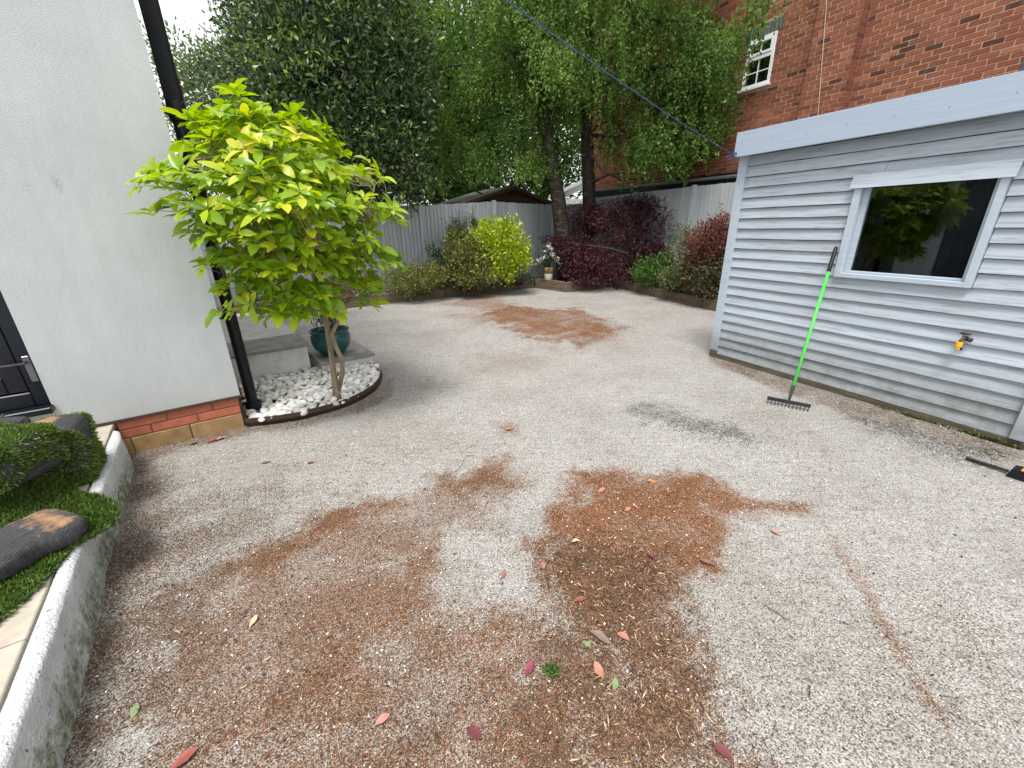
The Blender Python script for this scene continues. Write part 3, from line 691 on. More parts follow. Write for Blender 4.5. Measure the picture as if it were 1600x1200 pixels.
def ico(rough, seed):
    import bmesh
    bm = bmesh.new(); bmesh.ops.create_icosphere(bm, subdivisions=2, radius=1)
    rr = np.random.default_rng(seed); a = rr.normal(size=(5, 3)); ph = rr.random(5) * 6
    for v in bm.verts:
        s = 1 + rough * sum(math.sin(float(np.dot(a[k], v.co)) * 1.6 + ph[k]) for k in range(5)) / 2.5
        v.co *= s
    me = bpy.data.meshes.new('pebble'); bm.to_mesh(me); bm.free()
    me.polygons.foreach_set('use_smooth', [True] * len(me.polygons)); me.materials.append(M['pebble']); return me
pebs = [ico(.16, k) for k in range(6)]
bp = np.array(bed_poly); cnt = 0; spots = []
for tries in range(26000):
    x = random.uniform(bp[:, 0].min(), bp[:, 0].max()); y = random.uniform(bp[:, 1].min(), bp[:, 1].max())
    sd = float(poly_sd(np.array([x]), np.array([y]), bed_poly)[0])
    if sd < .022: continue
    r_ = random.uniform(.026, .044)
    lay = 0
    if any((x - a) ** 2 + (y - b_) ** 2 < (.80 * (r_ + c)) ** 2 for a, b_, c in spots): continue
    spots.append((x, y, r_))
spots.sort(key=lambda s: s[0] ** 2 + s[1] ** 2)
rest = MB()
for k, (x, y, r_) in enumerate(spots):
    me = pebs[k % 6]
    z = .035 + r_ * .45 + random.uniform(0, .012)
    if k < 300:
        link('pebble', me, bed, (x - bc[0], y - bc[1], z), (random.uniform(-.4, .4), random.uniform(-.4, .4), random.uniform(0, 6)), (r_ * random.uniform(1, 1.35), r_ * random.uniform(.8, 1.05), r_ * random.uniform(.6, .8)))
    else:
        vv = np.array([v.co[:] for v in me.vertices]) * (r_ * 1.15, r_ * .9, r_ * .7); rest.add(vv + (x - bc[0], y - bc[1], z), [tuple(p.vertices) for p in me.polygons])
if rest.v: tag(rest.build('far_pebbles', M['pebble'], bed, smooth=True), kind='stuff')
LITP = np.array([(x - bc[0], y - bc[1], .062) for x, y, r_ in random.sample(spots, min(60, len(spots)))])
V, Q, T = quads_leaves(LITP, rng.normal(size=LITP.shape) * (1, 1, .3), .07 * rng.uniform(.5, 1.2, len(LITP)), .03, N=rng.normal(size=LITP.shape) * .5 + (0, 0, 1))
tag(link('leaf_litter', mesh_np('leaf_litter', V, Q, leaf_mat('dry_litter', [(0, (.06, .022, .014)), (.6, (.16, .06, .035)), (1, (.28, .14, .08))], .8, .1), {'tint': T}), bed), kind='stuff')

# ================================================================== PALE BLUE SUMMER HOUSE (right)
shed = thing('summer_house', 'pale blue clapboard summer house with flat roof and dark window', 'shed', tuple(SHED.o), SHED.ang)
SL, SZ = 4.3, 2.30
wx0, wz0 = SHED.px(1303, 431); wx1, wz1 = SHED.px(1590, 256)
wx0, wx1, wz0, wz1 = 1.19, 2.135, 1.10, 1.90
core = MB().box(.02, wx0, .032, .10, .05, SZ + .1).box(wx1, SL, .032, .10, .05, SZ + .1).box(wx0, wx1, .032, .10, .05, wz0).box(wx0, wx1, .032, .10, wz1, SZ + .1)
core.box(.02, .09, .10, 2.2, .05, SZ + .1).box(SL - .07, SL, .10, 2.2, .05, SZ + .1).box(.09, SL - .07, 2.13, 2.2, .05, SZ + .1)
core.build('wall', M['unlit_dark'], shed)  # dark core shows through the board gaps, standing in for shadow lines
MB().box(.02, SL, .0, .10, -.03, .052, .004).build('base_timber', M['timber_wet'], shed)
def shiplap(x0, x1, z, h=.112, seed=0):
    """Feather-edge board: thick lower edge, slight bow, wavy lower edge."""
    rr = random.Random(seed); n = max(2, int((x1 - x0) / .18)); v = []; f = []
    a, b_ = rr.uniform(-.002, .002), rr.uniform(0, 6)
    for i in range(n + 1):
        x = x0 + (x1 - x0) * i / n; q = a * math.sin(x * 2.1 + b_) + rr.uniform(-.0012, .0012); o = .0015 * math.sin(x * 3.3 + b_)
        v += [(x, .0 + o, z + q), (x, .0 + o, z + .006 + q), (x, .022, z + h + q), (x, .031, z + h + q), (x, .031, z + q)]
    for i in range(n):
        for k in range(5): f.append((i * 5 + k, i * 5 + (k + 1) % 5, i * 5 + 5 + (k + 1) % 5, i * 5 + 5 + k))
    f += [(0, 1, 2, 3, 4), tuple(n * 5 + k for k in (4, 3, 2, 1, 0))]
    return MB().add(v, f)
ex = .105; k = 0; z = .056
XT = 2.625                                              # vertical trim near the frame's edge
while z < SZ:
    top = min(z + .112, SZ + .05)
    segs = [(.085, XT)]
    if k % 4 == 1 and (z + .1 < wz0 or z > wz1 + .02): xc = .5 + (k * .737) % 1.7; segs = [(.085, xc), (xc + .003, XT)]
    cut = None
    if z + .10 > wz0 and z < wz1 + .02:
        segs = [(.085, wx0 - .005), (wx1 + .005, XT)]
        if z < wz0 - .02: cut = wz0 - z - .003
    for s0, s1 in segs + [(XT + .075, SL - .05)]:
        shiplap(s0, s1, z, .0995, k).build('board', M['shed_board'], shed); k += 1
    if cut: shiplap(wx0 - .004, wx1 + .004, z, cut, k).build('board', M['shed_board'], shed)
    z += ex
MB().box(-.012, .085, -.018, .034, .09, SZ, .003).box(-.012, .02, .034, .12, .09, SZ).build('corner_board', M['shed_trim'], shed)
MB().box(-.010, .083, -.016, .034, -.01, .088, .003).build('corner_foot', M['timber_wet'], shed)
MB().box(XT, XT + .075, -.02, .034, .06, SZ, .003).build('corner_board', M['shed_trim'], shed)
for k in range(20): MB().box(.0, .02, .14, 2.1, .06 + .105 * k, .16 + .105 * k).build('end_board', M['shed_board'], shed)
fz0, fz1 = 2.275, 2.50
fo = -.12
fx0 = SHED.px(1149, 227, fo)[0]
_, fz1 = SHED.px(1151.6, 207.8, fo); _, fz0 = SHED.px(1147, 246, fo)
fas = MB().box(fx0, SL + .2, fo, fo + .022, fz0, fz1, .002).build('fascia', M['fascia'], shed)
for k in range(8):
    x = fx0 + .08 + .33 * k; MB().lathe([(.004, 0), (.004, .002), (0, .0021)], 8).build('screw', M['gutter_grey'], fas, (x, fo - .001, (fz0 + fz1) / 2 + random.uniform(-.02, .02)), (R(90), 0, 0))
MB().box(fx0 + .01, SL + .2, fo + .023, 2.35, fz0 + .06, fz1 - .01).build('roof', M['felt'], shed)
MB().box(fx0 + .01, SL + .2, fo + .024, .03, fz0 + .045, fz0 + .058).build('soffit', M['shed_trim'], shed)
MB().box(fx0, fx0 + .022, fo + .024, 2.3, fz0 + .01, fz1 - .002).build('end_fascia', M['fascia'], shed)
win = MB()
for a in ((wx0, wx0 + .055, -.028, .09, wz0, wz1), (wx1 - .045, wx1, -.028, .09, wz0, wz1), (wx0 + .055, wx1 - .045, -.028, .09, wz0, wz0 + .04), (wx0 + .055, wx1 - .045, .0, .09, wz1 - .03, wz1)): win.box(*a, .003)
wo_ = win.build('window', M['shed_trim'], shed)
inn = MB()
for a in ((wx0 + .056, wx0 + .10, .02, .075, wz0 + .041, wz1 - .03), (wx1 - .075, wx1 - .046, .02, .075, wz0 + .041, wz1 - .03), (wx0 + .10, wx1 - .075, .02, .075, wz0 + .041, wz0 + .06)): inn.box(*a, .003)
inn.build('inner_frame', M['shed_trim'], wo_)
MB().box(wx0 + .095, wx1 - .07, .045, .051, wz0 + .055, wz1 - .02).build('pane', M['glass'], wo_)
MB().add([(wx0 - .035, -.046, wz1 - .045), (wx1 + .03, -.046, wz1 - .045), (wx1 + .03, -.014, wz1 + .065), (wx0 - .035, -.014, wz1 + .065), (wx0 - .035, -.030, wz1 - .045), (wx1 + .03, -.030, wz1 - .045), (wx1 + .03, .0, wz1 + .065), (wx0 - .035, .0, wz1 + .065)], [(0, 1, 2, 3), (7, 6, 5, 4), (0, 4, 5, 1), (3, 2, 6, 7), (1, 5, 6, 2), (0, 3, 7, 4)]).build('drip_board', M['shed_board'], wo_)
cu = MB(); v = []; f = []
for i in range(41):
    x = wx1 - .40 + .36 * i / 40; y = .22 + .03 * math.sin(i * .95) + .012 * math.sin(i * 2.3); v += [(x, y, wz0 - .2), (x, y, wz1 + .1)]
f = [(2 * i, 2 * i + 2, 2 * i + 3, 2 * i + 1) for i in range(40)]
cu.add(v, f).build('curtain', M['curtain'], wo_, smooth=True)
# moss along the foot of the boards
mp = []
for px, py, n in ((1420, 650, 160), (1440, 656, 120), (1530, 680, 160), (1556, 688, 150), (1575, 697, 260), (1500, 676, 60), (1380, 640, 40), (1470, 664, 50)):
    x, z_ = SHED.px(px, py)
    for k in range(n): mp.append(SHED.w(x + random.gauss(0, .035), -.012 - random.random() * .018, max(.0, z_ + random.gauss(-.015, .014))))
mp = np.array(mp); V, Q, T = quads_leaves(mp, rng.normal(size=mp.shape) + (-.5, -.3, .4), rng.uniform(.014, .034, len(mp)), .018)
so = link('moss', mesh_np('moss', V - SHED.o, Q, M['moss'], {'tint': T})); so.location = tuple(SHED.o); tag(so, 'green moss growing along the foot of the pale blue shed', 'moss', kind='stuff')

# ================================================================== BRICK HOUSE
bh = thing('brick_house', 'tall orange red brick house wall with white window behind the fence', 'house', tuple(BRICK.o), BRICK.ang)
bx0 = BRICK.px(921, 250)[0]; bx1 = 2.6; bz0, bz1 = 2.1, 7.6
# pilaster between the seam and the return face
pxa = BRICK.px(1272, 100)[0]; pxb = BRICK.px(1330, 100, -.20)[0]
kx0 = BRICK.px(1157, 140)[0]; kx1 = BRICK.px(1202, 129)[0]; kz0 = BRICK.px(1202, 129)[1]; kz1 = BRICK.px(1215, 48)[1]
kx0 = kx1 - .62
mt = MB()
mt.box(bx0, kx0, .006, .25, bz0, bz1).box(kx1, bx1, .006, .25, bz0, bz1).box(kx0, kx1, .006, .25, bz0, kz0).box(kx0, kx1, .006, .25, kz1, bz1)
mt.box(pxa + .004, pxb - .006, -.194, .005, bz0, bz1)
mt.build('wall', M['house_mortar'], bh)
MB().box(bx0, bx0 + .2, .25, 6, bz0, bz1).build('side_wall', M['house_mortar'], bh)
BL, BH, BJ = .213, .063, .012
bricks = []
def lay(x0, x1, z, y, off):
    x = x0 - off
    while x < x1:
        a, b_ = max(x, x0), min(x + BL, x1)
        if b_ - a > .03: bricks.append((a, b_, y, z))
        x += BL + BJ
row = 0; z = bz0
while z < bz1:
    off = 0 if row % 2 else .1125
    segs = [(bx0, pxa), (pxb + .003, bx1)]
    if z + BH > kz0 - .03 and z < kz1 + .22:
        if z < kz1: segs = [(bx0, kx0 - .004), (kx1 + .004, pxa), (pxb + .003, bx1)]
        else: segs = [(bx0, kx0 - .10), (kx1 + .06, pxa), (pxb + .003, bx1)]
    for s0, s1 in segs: lay(s0, s1, z, 0.0, off)
    lay(pxa, pxb - .014, z, -.200, off)
    z += BH + BJ; row += 1
def vis(b_):
    p = BRICK.w((b_[0] + b_[1]) / 2, b_[2], b_[3] + BH / 2) - EYEP
    dz = p @ fwd
    if dz < .5: return -1
    u, v = CX + F * (p @ rgt) / dz, CY - F * (p @ upv) / dz
    if u < 1110 or u > 1610 or v < -8 or v > 300: return -1
    sx_, sz_ = SHED.px(u, v, -.12)
    if sx_ > fx0 and sz_ < fz1 - .01: return -1
    return (b_[1] - b_[0]) / dz ** 2
order = sorted(range(len(bricks)), key=lambda i: -vis(bricks[i]))
first = set(i for i in order[:300] if vis(bricks[i]) > 0)
restb = MB(); pool = {}
def btint(): 
    t = random.gauss(.55, .2)
    if random.random() < .09: t -= .3
    return min(1, max(0, t))
for i, (a, b_, y, z) in enumerate(bricks):
    t = btint(); dy = random.uniform(-.0025, .0025)
    if i in first:
        key = (round(b_ - a, 3), int(t * 8))
        if key not in pool: pool[key] = MB().box(0, b_ - a, 0, .05, 0, BH, .004, t).mesh('brick', M['house_brick'])
        link('brick', pool[key], bh, (a, y + dy, z))
    else: restb.box(a, b_, y + dy, y + .05, z, z + BH, 0, t)
# headers on the return face of the pilaster, its shade put into the tint
z = bz0; row = 0
while z < bz1:
    if row % 2: restb.box(pxb - .012, pxb, -.199, -.004, z, z + BH, 0, btint() * .6)
    else: restb.box(pxb - .012, pxb, -.199, -.106, z, z + BH, 0, btint() * .6); restb.box(pxb - .012, pxb, -.094, -.004, z, z + BH, 0, btint() * .6)
    z += BH + BJ; row += 1
tag(restb.build('brickwork', M['house_brick'], bh), kind='stuff')
# soldier course over the window, blue-grey
x = kx0 - .09
while x < kx1 + .05:
    MB().box(x, x + .062, -.003, .05, kz1 + .01, kz1 + .215, .003).build('soldier_brick', M['blue_brick'], bh); x += .074
bw = MB(); FW = .055
for a in ((kx0, kx0 + FW, -.02, .06, kz0, kz1), (kx1 - FW, kx1, -.02, .06, kz0, kz1), (kx0 + FW, kx1 - FW, -.02, .06, kz0, kz0 + FW), (kx0 + FW, kx1 - FW, -.02, .06, kz1 - FW, kz1)): bw.box(*a, .004)
zm = kz0 + (kz1 - kz0) * .60
bw.box(kx0 + FW, kx1 - FW, -.02, .06, zm - .035, zm + .035, .004)
bwo = bw.build('window', M['upvc'], bh)
MB().box(kx0 - .06, kx1 + .03, -.06, .05, kz0 - .045, kz0 - .002, .004).build('sill', M['upvc'], bwo)
MB().box(kx0 + FW, kx1 - FW, -.03, .05, zm + .036, zm + .085, .004).box(kx0 + FW, kx1 - FW, -.03, .05, kz1 - FW - .04, kz1 - FW - .001, .004).box(kx0 + FW, kx0 + FW + .035, -.029, .05, zm + .086, kz1 - FW - .041).box(kx1 - FW - .035, kx1 - FW, -.029, .05, zm + .086, kz1 - FW - .041).build('top_sash', M['upvc'], bwo)
xm = (kx0 + kx1) / 2
MB().box(xm - .010, xm + .010, .0, .03, kz0 + FW, zm - .036).box(kx0 + FW, kx1 - FW, .001, .029, (kz0 + FW + zm - .036) / 2 - .010, (kz0 + FW + zm - .036) / 2 + .010).box(xm - .010, xm + .010, .0, .03, zm + .086, kz1 - FW - .041).build('glazing_bar', M['upvc'], bwo)
zc = (kz0 + FW + zm - .036) / 2
for (a, b_, c, d) in ((kx0 + FW, xm - .01, kz0 + FW, zc - .01), (xm + .01, kx1 - FW, kz0 + FW, zc - .01), (kx0 + FW, xm - .01, zc + .01, zm - .036), (xm + .01, kx1 - FW, zc + .01, zm - .036), (kx0 + FW + .035, xm - .01, zm + .086, kz1 - FW - .041), (xm + .01, kx1 - FW - .035, zm + .086, kz1 - FW - .041)):
    MB().box(a, b_, .012, .018, c, d).build('pane', M['glass'], bwo)
MB().box(kx0, kx1, .24, .26, kz0, kz1).build('dark_interior', M['unlit_dark'], bwo)
# thin cable down the wall, gutter along its foot, grey vent at the frame's right edge
ca, cb = BRICK.px(1292, 0, -.21), BRICK.px(1278, 181, -.21)
MB().tube([(ca[0] - (cb[0] - ca[0]) * .4, -.212, ca[1] + 1.2), (ca[0], -.212, ca[1]), (cb[0], -.212, cb[1]), (cb[0] + .02, -.212, cb[1] - .8)], .006, 6).build('cable', simple('buff_cable', [(.3, (.42, .32, .22)), (.7, (.5, .4, .28))], 5, .6, bs=0), bh)
g1 = BRICK.px(1150, 272.5, -.15); g2 = BRICK.px(927.5, 296, -.15)
gt = MB(); v = []; f = []
for xx, zz in ((g2[0] - .1, g2[1]), (g1[0] + 2.5, g1[1] + (g1[1] - g2[1]) / (g1[0] - g2[0]) * 2.5)):
    for k in range(9):
        q = math.pi * k / 8; v.append((xx, -.15 - .06 * math.cos(q), zz - .07 * math.sin(q)))
f = [(k, k + 1, 10 + k, 9 + k) for k in range(8)]
gt.add(v, f).build('gutter', M['gutter_grey'], bh)
MB().box(g2[0], g1[0] + 2.5, -.13, .02, g2[1] - .34, g2[1] - .03).build('gutter_gap_shade', M['anthracite'], bh)  # dark strip painted in for the shaded gap under the gutter
rx, rz = BRICK.px(1594, 108)
for k in range(4):
    MB().box(rx + .075 * k, rx + .065 + .075 * k, -.006, .05, rz - .10, rz + .10, .003).build('soldier_brick', M['blue_brick'], bh)

# ================================================================== FENCES
def fence(name, label, FR, posts, x_end, zb, ang_boards=.098, hollow=None):
    t = thing(name, label, 'fence', tuple(FR.o), FR.ang)
    for i, (x, zt) in enumerate(posts):
        MB().box(x - .045, x + .045, -.035, .06, -.05, zt + .03, .006).build('post', M['fence_post'], t)
    for i in range(len(posts) - 1):
        (xa, za), (xb_, zb2) = posts[i], posts[i + 1]
        n = max(1, round((xb_ - xa - .09) / ang_boards)); s = (xb_ - xa - .09) / n
        for k in range(n):
            x = xa + .045 + s * k; zt = za + (zb2 - za) * (k + .5) / n + random.uniform(-.006, .006)
            y0 = random.uniform(-.002, .002)
            MB().add([(x, y0, zb), (x + s * .95, y0 + .018, zb), (x + s * .95, y0 + .024, zb), (x, y0 + .024, zb), (x, y0, zt), (x + s * .95, y0 + .018, zt), (x + s * .95, y0 + .024, zt), (x, y0 + .024, zt)],
                     [(0, 1, 5, 4), (1, 2, 6, 5), (2, 3, 7, 6), (3, 0, 4, 7), (4, 5, 6, 7), (3, 2, 1, 0)]).build('board', M['fence_board'], t)
        MB().box(xa + .046, xb_ - .046, .0245, .026, zb + .01, min(za, zb2) - .02).build('gap_shade_sheet', M['unlit_dark'], t)  # dark sheet added to give the shade between the boards
        for z in (.5, 1.2, 1.95): MB().box(xa + .046, xb_ - .046, .026, .07, z, z + .07).build('rail', M['fence_post'], t)
        MB().box(xa + .046, xb_ - .046, -.008, .03, -.03, zb - .002).build('gravel_board', M['sleeper'], t)
    return t
pf = [FENCE.px(656, 321), FENCE.px(772, 315), FENCE.px(864, 320)]
d1 = pf[1][0] - pf[0][0]
posts = [(pf[0][0] - 9.15, pf[0][1] + .05), (pf[0][0] - 7.32, pf[0][1] + .05), (pf[0][0] - 5.49, pf[0][1] + .05), (pf[0][0] - 3.66, pf[0][1] + .05), (pf[0][0] - 1.83, pf[0][1] + .02), (pf[0][0], pf[0][1]), (pf[1][0], pf[1][1]), (pf[2][0], pf[2][1]), (FENCE.loc(RFENCE.o)[0] - .06, pf[2][1] + .05)]
print('fence posts', posts)
fence('back_fence', 'pale grey blue board fence along the back of the yard behind the shrubs', FENCE, posts, 0, .18)
zr = RFENCE.px(1085, 291)[1]; zr2 = RFENCE.px(1150, 286)[1]; print('rfence', RFENCE.px(1085, 291), RFENCE.px(1150, 286))
xr = RFENCE.px(1085, 291)[0]
fence('side_fence', 'pale grey blue board fence under the brick house wall', RFENCE, [(.06, zr - .05), (xr - 1.83 if xr - 1.83 > .5 else xr / 2, zr - .02), (xr, zr), (xr + 1.83, zr2 + .02), (xr + 3.66, zr2 + .02), (xr + 5.5, zr2)], 0, .2)

# ================================================================== NEIGHBOUR'S GARDEN SHED + CONSERVATORY ROOF
NS = Frame(FENCE.w(0, .9, 0), 32)
ax, az = NS.px(800, 290); ex_, ez = NS.px(868, 319); lx, lz = NS.px(708, 316)
lz = ez
ns = thing('garden_shed', 'brown garden shed roof rising behind the back fence', 'shed', tuple(NS.o), NS.ang)
gw = MB().add([(lx + .12, 0, .0), (ex_ - .12, 0, .0), (ex_ - .12, 0, ez + .02), (ax, 0, az - .05), (lx + .12, 0, ez + .02), (lx + .12, 2.2, .0), (ex_ - .12, 2.2, .0), (ex_ - .12, 2.2, ez + .02), (ax, 2.2, az - .05), (lx + .12, 2.2, ez + .02)],
              [(0, 1, 2, 3, 4), (9, 8, 7, 6, 5), (0, 4, 9, 5), (1, 6, 7, 2)])
gw.build('wall', M['shed_brown'], ns)
for k in range(8):
    z = 2.0 + k * .1
    f_ = (az - .08 - z - .096) / (az - .05 - ez)
    if z + .1 < ez: a, b_ = lx + .12, ex_ - .12
    elif f_ > .08: a, b_ = ax - (ax - lx - .12) * f_, ax + (ex_ - .12 - ax) * f_
    else: continue
    if b_ - a > .1: MB().box(a, b_, -.022, -.002, z, z + .096).build('board', M['shed_brown'], ns)
for nm, (p, q) in (('roof', ((lx - .05, lz - .06), (ax, az))), ('roof', ((ax + .001, az), (ex_ + .05, ez - .06)))):
    MB().add([(p[0], -.14, p[1]), (q[0], -.14, q[1]), (q[0], 2.3, q[1]), (p[0], 2.3, p[1]), (p[0], -.14, p[1] - .035), (q[0], -.14, q[1] - .035), (q[0], 2.3, q[1] - .035), (p[0], 2.3, p[1] - .035)],
             [(0, 1, 2, 3), (7, 6, 5, 4), (0, 4, 5, 1), (1, 5, 6, 2), (2, 6, 7, 3), (3, 7, 4, 0)]).build(nm, M['felt'], ns)
for p, q in (((lx - .05, lz - .07), (ax, az - .02)), ((ax, az - .02), (ex_ + .05, ez - .07))):
    MB().add([(p[0], -.165, p[1] - .09), (q[0], -.165, q[1] - .09), (q[0], -.165, q[1]), (p[0], -.165, p[1]), (p[0], -.143, p[1] - .09), (q[0], -.143, q[1] - .09), (q[0], -.143, q[1]), (p[0], -.143, p[1])],
             [(0, 1, 2, 3), (7, 6, 5, 4), (0, 4, 5, 1), (3, 2, 6, 7), (0, 3, 7, 4), (1, 5, 6, 2)]).build('barge_board', M['shed_brown'], ns)
q0, q1 = on_y(862, 304, 16.2), on_y(930, 272, 16.6)
cv = thing('conservatory', 'white conservatory roof glimpsed between the birch trunks', 'conservatory', (q0[0], q0[1], 0))
u_ = q1 - q0; u_ = u_ * 1.5; back = np.array([.25, .97, 0]); z0_ = np.array([0, 0, q0[2]])
def slab4(mb, a, b_, c, d, th=.03):
    v = [a, b_, c, d] + [p - np.array([0, 0, th]) for p in (a, b_, c, d)]
    return mb.add(v, [(0, 1, 2, 3), (7, 6, 5, 4), (0, 4, 5, 1), (1, 5, 6, 2), (2, 6, 7, 3), (3, 7, 4, 0)])
for k in range(6):
    a, b_ = back * (.02 + .42 * k), back * (.40 + .42 * k)
    slab4(MB(), z0_ + a, z0_ + a + u_, z0_ + b_ + u_, z0_ + b_).build('roof_panel', M['conservatory'], cv)
    slab4(MB(), z0_ + back * (.41 + .42 * k) - back * .012 + (0, 0, .03), z0_ + back * (.41 + .42 * k) - back * .012 + u_ + (0, 0, .03), z0_ + back * (.43 + .42 * k) + u_ + (0, 0, .03), z0_ + back * (.43 + .42 * k) + (0, 0, .03), .06).build('glazing_bar', M['upvc'], cv)
slab4(MB(), z0_ - back * .06 + (-.02, 0, .01), z0_ - back * .06 + u_ + (0, 0, .01), z0_ + u_ + (0, 0, .01), z0_ + (-.02, 0, .01), .12).build('verge', M['upvc'], cv)
MB().tube([z0_ + (-.06, -.1, -.06), z0_ + back * 2.6 + (-.06, 0, -.06)], .06, 8).build('gutter', M['upvc'], cv)
MB().prism([(0.05, .02), (u_[0] - .02, u_[1] + .02), (u_[0] + .6, u_[1] + 2.4), (.6, 2.4)], 0, q0[2] - .14).build('wall', M['upvc'], cv)

# ================================================================== SLEEPER PLANTERS
def sleeper(parent, a, b_, h, th=.12, z0=-.02, name='sleeper'):
    a, b_ = np.asarray(a[:2]), np.asarray(b_[:2]); L = np.linalg.norm(b_ - a); ang = math.atan2(*(b_ - a)[::-1])
    o = MB().box(0, L - .006, 0, th, z0, h, .008).build(name, M['sleeper'], parent, rot=(0, 0, ang))
    o.location = (a[0] - parent.location[0], a[1] - parent.location[1], 0); return o
A0 = on_z(440, 490); A1, A2 = on_z(697, 465), on_z(835, 450)
d = (A1 - A2) / np.linalg.norm(A1 - A2); A0 = A1 + d * 3.9; Am = A1 + d * 1.95
lp = thing('long_planter', 'long low raised bed of timber sleepers under the back fence', 'planter', (A1[0], A1[1], 0))
sleeper(lp, A0, Am, .23); sleeper(lp, Am, A1, .23); sleeper(lp, A1, A2, .235)
B1, B2 = on_z(884, 457), on_z(930, 452)
bpn = thing('corner_planter', 'square timber sleeper box holding the birch tree', 'planter', (B1[0], B1[1], 0))
sleeper(bpn, A2 + (.02, -.01, 0), B1, .25); sleeper(bpn, B1, B2 + (.35, .2, 0), .25)
C1, C2 = on_z(992, 457), on_z(1115, 486)
cd = (C2 - C1) / np.linalg.norm(C2 - C1)
rp = thing('side_planter', 'dark timber sleeper bed along the side fence beside the shed', 'planter', (C1[0], C1[1], 0))
C0 = C1 - cd * .9
for s in range(3):
    sleeper(rp, C0 + cd * 1.6 * s, C0 + cd * 1.6 * (s + 1), .20, z0=-.02)
    sleeper(rp, C0 + cd * (1.6 * s + .02) + (.008, .004, 0), C0 + cd * 1.6 * (s + 1), .115, .1, -.02, 'lower_sleeper')
q = lambda p: (p[0], p[1])
Fp = lambda x, y=.1: tuple(FENCE.w(x, y, 0)[:2]); Rp = lambda x, y=.1: tuple(RFENCE.w(x, y, 0)[:2])
soilp = [q(A0 + (.05, .08, 0)), q(A1 + (-.03, .06, 0)), q(A2 + (-.02, .07, 0)), q(B1 + (0, .09, 0)), q(B2 + (.3, .25, 0)), q(C0 + (.05, .05, 0)), q(C1 + (.06, .04, 0)), q(C0 + cd * 4.7 + (.06, .03, 0)), Rp(8.3), Rp(0), Fp(-4.2)]
so = MB().prism([(a - A2[0], b_ - A2[1]) for a, b_ in soilp], .02, .17).build('soil', M['soil'], loc=(A2[0], A2[1], 0)); tag(so, 'dark planting soil inside the sleeper beds', kind='structure')

# ================================================================== RAKE
hd = on_z(1232, 628, .045); grip = SHED.px(1306, 386, -.04); gtop = SHED.w(grip[0], -.035, grip[1])
rk = thing('garden_rake', 'bright green handled garden rake leaning against the pale blue shed', 'rake', (hd[0], hd[1], 0))
h0 = np.array([0, 0, .045]); h1 = gtop - np.array([hd[0], hd[1], 0]); hdir = (h1 - h0) / np.linalg.norm(h1 - h0); Ln = np.linalg.norm(h1 - h0)
MB().tube([h0 + hdir * .15, h1 - hdir * .24], .0135, 12).build('handle', M['green_plastic'], rk, smooth=True)
MB().tube([h1 - hdir * .243, h1 - hdir * .23, h1 - hdir * .02, h1], [.016, .0165, .0165, .011], 12).build('grip', M['black_plastic'], rk, smooth=True)
MB().tube([h0, h0 + hdir * .05, h0 + hdir * .155], [.009, .012, .0165], 10).build('socket', M['rake_steel'], rk)
e0 = on_z(1209, 622, .045); e1 = on_z(1266, 633, .045); rd = (e1 - e0) / np.linalg.norm(e1 - e0); rn = np.array([rd[1], -rd[0], 0]); hw = .17
ctr = np.array([0, 0, .045])
hb = MB(); vv = []
for sx_ in (-hw, hw):
    for a, b_ in ((-.006, -.016), (.006, -.016), (.006, .016), (-.006, .016)): vv.append(ctr + rd * sx_ + rn * a + np.array([0, 0, b_]))
hb.add(vv, [(0, 1, 2, 3), (7, 6, 5, 4), (0, 4, 5, 1), (1, 5, 6, 2), (2, 6, 7, 3), (3, 7, 4, 0)]).build('head', M['rake_steel'], rk)
for k in range(12):
    p = ctr + rd * (-hw + .012 + k * (2 * hw - .024) / 11) + np.array([0, 0, -.012])
    MB().tube([p, p + rn * .022 + (0, 0, -.008), p + rn * .045 + (0, 0, -.030)], [.006, .0055, .003], 6).build('tine', M['rake_steel'], rk)

# ================================================================== GARDEN TAP
tx, tz = SHED.px(1507, 528, -.03)
tp = thing('garden_tap', 'small dark garden tap with yellow hose connector on the pale blue shed wall', 'tap', tuple(SHED.w(tx, 0, tz)), SHED.ang)
MB().tube([(0, .01, .0), (0, -.03, .0), (0, -.055, -.004)], [.013, .013, .011], 10).tube([(0, -.042, .0), (-.002, -.042, .028)], .010, 10).build('body', M['brass'], tp, smooth=True)
MB().tube([(-.03, -.042, .033), (-.01, -.042, .036), (.012, -.042, .036), (.032, -.042, .033)], [.006, .009, .009, .006], 8).build('lever', M['rake_steel'], tp, smooth=True)
MB().tube([(.008, -.02, -.006), (.042, -.028, -.010)], [.014, .017], 10).build('valve', M['rake_steel'], tp, smooth=True)
MB().tube([(0, -.055, -.004), (-.004, -.066, -.018), (-.006, -.068, -.026)], [.011, .011, .012], 10).build('spout', M['brass'], tp, smooth=True)
MB().lathe([(.012, .014), (.019, .013), (.020, 0), (.020, -.022), (.015, -.026), (.014, -.045), (.009, -.052), (.0, -.0521)], 16).build('connector', M['yellow_plastic'], tp, (-.006, -.068, -.040))
MB().tube([(.008, -.05, -.075), (.010, -.045, -.092)], [.010, .006], 8).build('nozzle', M['rake_steel'], tp)

